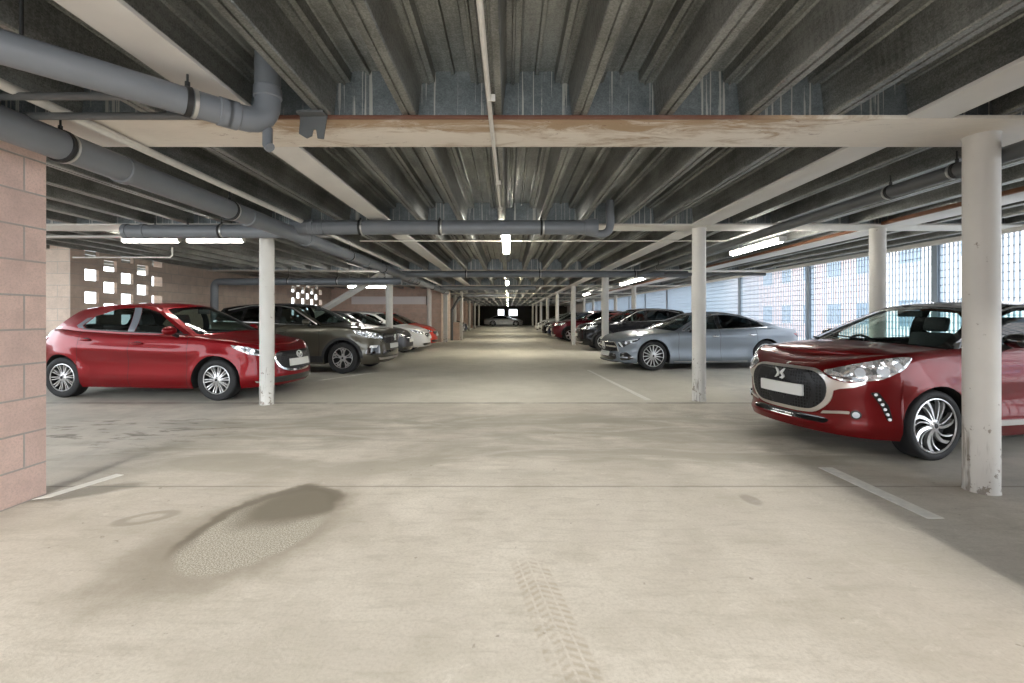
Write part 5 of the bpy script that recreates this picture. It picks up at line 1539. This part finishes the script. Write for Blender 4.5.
HATCH_DS = dict(    # dark red three-door hatchback with a black roof
    w=0.86, xf=1.23, xr=-1.23, xF=2.07, xR=-1.90, R=0.316, rim=0.246, arch=0.045, sill=0.18, fr=1.0, rr=1.0, tuck=0.02, rtop=0.055, tw=0.205,
    style='blade', paint='red_dark', roof='roof_black', rim_mat='alloy', hood_crown=0.025, ridge=0.006, flare=0.025,
    zb=[(2.07, 0.835), (1.98, 0.88), (1.75, 0.935), (1.23, 0.985), (0.75, 0.997), (0.0, 1.0), (-1.0, 1.02), (-1.6, 1.03), (-1.90, 0.97)],
    fF=[(0.17, 0.08), (0.21, 0.01), (0.27, 0.0), (0.34, 0.03), (0.42, 0.015), (0.60, 0.005), (0.75, 0.02), (0.84, 0.07)],
    fS=[(0.17, 0.05), (0.23, 0.01), (0.34, 0.0), (0.52, 0.02), (0.70, 0.0), (0.84, 0.012), (0.95, 0.045), (1.03, 0.08)],
    fR=[(0.17, 0.10), (0.3, 0.02), (0.5, 0.0), (0.8, 0.02), (1.0, 0.08)],
    crease=[(0.9, 0.70, -1.2, 0.72, 0.012, 0.05)],
    doors=[(0.78, -0.62)], handles=[(-0.45, 0.86)], handle_mat='chrome', mirror_mat='gloss_black',
    gh=dict(xA=1.0, xC=-1.60, xTA=0.12, xTC=-1.45, cowl_bow=0.30, cowl_crown=0.055, rear_bow=0.10, rear_crown=0.03,
            zr=[(0, 1.375), (0.2, 1.415), (0.45, 1.42), (0.75, 1.40), (1, 1.35)], yr=[(0, 0.565), (0.4, 0.60), (1, 0.545)],
            bow_f=0.20, bow_r=0.10, crown=0.05, bulge=0.035, frame='black', pillar='black', rframe='black', seat_x=-0.30, rear_glass='glass_clear',
            windows=[[(0.70, 1.01), (0.12, 1.295), (-0.12, 1.36), (-0.60, 1.375), (-0.60, 1.03), (0.1, 1.018)],
                     [(-0.80, 1.12), (-0.78, 1.36), (-1.2, 1.33), (-1.35, 1.25), (-1.42, 1.06), (-1.0, 1.05)]],
            glass=['glass_clear', 'glass_clear'],
            strips=[([(0.80, 0.998), (0.1, 1.006), (-1.2, 1.03), (-1.2, 1.015), (0.1, 0.992), (0.80, 0.985)], 'satin', 'belt_strip'),
                    ([(0.80, 1.0), (0.12, 1.335), (-0.1, 1.385), (-0.6, 1.40), (-0.6, 1.412), (-0.1, 1.398), (0.11, 1.35), (0.85, 0.997)], 'satin', 'window_strip')],
            xm=0.42),
    trim=[
        dict(name='grille_surround', mat='satin', off=0.012, round=0.09, poly=front(sym([(0.38, 0.80), (0.515, 0.68), (0.495, 0.50), (0.36, 0.375), (0.2, 0.36)]))),
        dict(name='grille', mat='grille', off=0.020, round=0.08, poly=front(sym([(0.36, 0.776), (0.465, 0.665), (0.445, 0.51), (0.335, 0.405), (0.2, 0.395)]))),
        dict(name='number_plate', mat='plate', off=0.045, thick=0.025, round=0.01, poly=front([(0.26, 0.628), (-0.26, 0.628), (-0.26, 0.518), (0.26, 0.518)])),
        dict(name='chrome_wing', mat='satin', off=0.014, mirror=True, round=0.015, poly=mixed([('y', 0.44, 0.735), ('y', 0.53, 0.70), ('y', 0.62, 0.69), ('x', 1.84, 0.712), ('x', 1.84, 0.690), ('y', 0.64, 0.652), ('y', 0.55, 0.63), ('y', 0.46, 0.58)])),
        dict(name='headlight', mat='lamp', off=0.012, mirror=True, round=0.03, poly=mixed([('y', 0.41, 0.785), ('y', 0.53, 0.825), ('y', 0.65, 0.865), ('x', 1.74, 0.91), ('x', 1.56, 0.935), ('x', 1.46, 0.93), ('x', 1.56, 0.825), ('x', 1.74, 0.735), ('x', 1.86, 0.708), ('y', 0.58, 0.70), ('y', 0.50, 0.725)]),
             sub=[dict(name='headlight_bezel', mat='lamp_dark', off=0.014, round=0.02, poly=mixed([('y', 0.42, 0.75), ('y', 0.53, 0.735), ('y', 0.64, 0.712), ('x', 1.84, 0.722), ('x', 1.86, 0.735), ('y', 0.58, 0.745)])),
                  dict(name='lens', mat='lamp_lens', off=0.020, poly=circle_x(1.73, 0.805, 0.05)), dict(name='lens', mat='lamp_lens', off=0.020, poly=circle_x(1.87, 0.79, 0.042)),
                  dict(name='lens', mat='lamp_lens', off=0.018, poly=circle_x(1.61, 0.855, 0.03))]),
        dict(name='daytime_lamp_recess', mat='gloss_black', off=0.010, mirror=True, round=0.02, poly=sidep([(1.815, 0.615), (1.765, 0.625), (1.685, 0.50), (1.665, 0.375), (1.70, 0.365), (1.74, 0.49)]),
             sub=[dict(name='daytime_lamp', mat='led', off=0.017, thick=0.01, poly=circle_x(1.782 - 0.026 * i + 0.0015 * i * i, 0.60 - 0.043 * i, 0.0135, 10)) for i in range(6)]),
        dict(name='lower_strip', mat='satin', off=0.012, mirror=True, round=0.008, poly=mixed([('y', 0.42, 0.405), ('y', 0.55, 0.425), ('x', 1.92, 0.43), ('x', 1.92, 0.405), ('y', 0.55, 0.40), ('y', 0.40, 0.375)])),
        dict(name='fog_light', mat='lamp_dark', off=0.016, mirror=True, poly=circle_x(1.89, 0.405, 0.042),
             sub=[dict(name='lens', mat='lamp_lens', off=0.022, poly=circle_x(1.89, 0.405, 0.028))]),
        dict(name='lower_intake', mat='gloss_black', off=0.008, round=0.03, poly=front(sym([(0.40, 0.345), (0.47, 0.325), (0.44, 0.29)]))),
        dict(name='bonnet_badge', mat='satin', off=0.012, round=0.006, poly=front([(0.012, 0.83), (-0.012, 0.83), (-0.012, 0.808), (0.012, 0.808)])),  # small silver square at the front edge of the bonnet
        dict(name='sill_strip', mat='satin', off=0.022, mirror=True, round=0.012, poly=sidep([(0.80, 0.345), (-0.80, 0.335), (-0.80, 0.285), (0.80, 0.295)]), step=0.15),
        dict(name='tail_light', mat='tail', off=0.010, mirror=True, round=0.04, poly=sidep([(-1.60, 0.90), (-1.80, 0.92), (-1.87, 0.85), (-1.80, 0.72), (-1.68, 0.76)])),
    ],
    badge=(EMB_DS, 0.712, 0.062, 0.040),
)
import copy
def variant(base, paint, **kw):
    P = dict(base); P['paint'] = paint
    roof = kw.pop('roof', None); P['roof'] = roof or paint
    P['mirror_mat'] = kw.pop('mirror_mat', paint)
    if P.get('handle_mat') not in ('chrome',): P['handle_mat'] = paint
    P['trim'] = [dict(t, mat=paint) if t['name'] == 'bumper_lip' else t for t in base['trim']]
    P.update(kw); return P
def plain_front(P, hz, pz, wide=0.5, badge=True):
    """ordinary slatted front for the cars further off"""
    keep = [t for t in P['trim'] if t['name'] in ('headlight', 'tail_light', 'arch_cladding', 'sill_cladding', 'number_plate', 'skid_plate', 'lower_intake', 'sill_strip')]
    g = [dict(name='grille', mat='grille', off=0.014, round=0.04, poly=front(sym([(wide, hz + 0.07), (wide + 0.03, hz), (wide - 0.05, hz - 0.07), (0.2, hz - 0.075)]))),
         dict(name='grille_bar', mat='chrome', off=0.022, round=0.01, poly=front([(-wide, hz + 0.012), (wide, hz + 0.012), (wide, hz - 0.012), (-wide, hz - 0.012)]))]
    P = dict(P); P['trim'] = g + keep
    P['badge'] = (EMB_OVAL, hz, 0.045, 0.03)
    return P

def place(P, contact, rz, near):
    """origin of a car whose near front tyre touches the floor at contact; near = which flank (+1 left, -1 right) faces us"""
    sc = P.get('scale', 1.0)
    lx, ly = P['xf'] * sc, near * (P['w'] - 0.06) * sc
    c, s_ = math.cos(rz), math.sin(rz)
    return (contact[0] - (c * lx - s_ * ly), contact[1] - (s_ * lx + c * ly))
def floor_at(px, py):
    z = F * H / (py - HZ); return ((px - CX) / F * z, z)
# ------------------------------------------------------------------ the parked cars
D = math.radians
rz = D(-6); make_car('hatchback_car', 'bright red five-door hatchback on the left with a winged round badge and pale plate', HATCH_RED, place(HATCH_RED, (-4.46, 6.98), rz, -1), rz)
rz = D(-5); make_car('crossover_car', 'grey-brown crossover with black roof behind the bright red hatchback', CROSSOVER, place(CROSSOVER, (-3.72, 10.25), rz, -1), rz)
rz = PI + D(8); make_car('saloon_car', 'silver-grey long low saloon behind the white column on the right', SALOON, place(SALOON, (3.46, 10.85), rz, 1), rz)
rz = PI + D(12); make_car('hatchback_car', 'dark red hatchback with black roof behind the nearest white column', HATCH_DS, place(HATCH_DS, (3.82, 4.10), rz, 1), rz)

far_suv = plain_front(CROSSOVER, 0.78, 0.6, 0.5)
far_hatch = plain_front(HATCH_RED, 0.62, 0.5, 0.42)
far_sal = plain_front(SALOON, 0.56, 0.5, 0.5)
fars = [
    # base, paint, nose x, centre y, heading, name, label
    (far_hatch, 'graphite', -3.12, 14.85, 0, 'hatchback_car', 'dark grey hatchback just beyond the grey-brown crossover'),
    (far_hatch, 'white_paint', -2.88, 16.95, 0, 'hatchback_car', 'white hatchback third along behind the grey-brown crossover'),
    (far_hatch, 'orange_red', -2.95, 19.15, 0, 'hatchback_car', 'orange-red car parked before the rose block stair core'),
    (far_suv, 'black_paint', 2.62, 17.6, PI, 'crossover_car', 'black off-roader behind the silver-grey saloon'),
    (far_hatch, 'orange_red', 3.1, 21.9, PI, 'hatchback_car', 'red car mostly hidden behind the black off-roader'),
    (far_suv, 'plum', 2.25, 23.95, PI, 'crossover_car', 'plum-red car with bright grille beyond the black off-roader'),
    (far_hatch, 'navy', 2.2, 25.95, PI, 'hatchback_car', 'dark navy car far along the right row'),
    (far_hatch, 'black_paint', 2.15, 29.3, PI, 'hatchback_car', 'small black car far along the right row'),
    (far_suv, 'white_paint', 2.15, 32.0, PI, 'crossover_car', 'white high-roofed car far along the right row'),
    (far_hatch, 'white_paint', 2.15, 35.2, PI, 'hatchback_car', 'last white car at the far end of the right row'),
    (far_hatch, 'white_paint', -2.95, 30.85, 0, 'hatchback_car', 'small white car far off past the low block wall'),
    (far_hatch, 'black_paint', -2.9, 33.0, 0, 'hatchback_car', 'small black car far off on the left beyond the white one'),
    (far_sal, 'pale_silver', 1.9, 58.0, 0, 'saloon_car', 'tiny silver car across the far end of the aisle'),
]
for base, paint, nx, cy, hd, nm, lb in fars:
    P = variant(base, paint, style='plain', scale=0.99)
    c = math.cos(hd)
    make_car(nm, lb, P, (nx - c * P['xF'], cy), hd, 'cars parked further off', detail=1 if cy < 20 else 0)
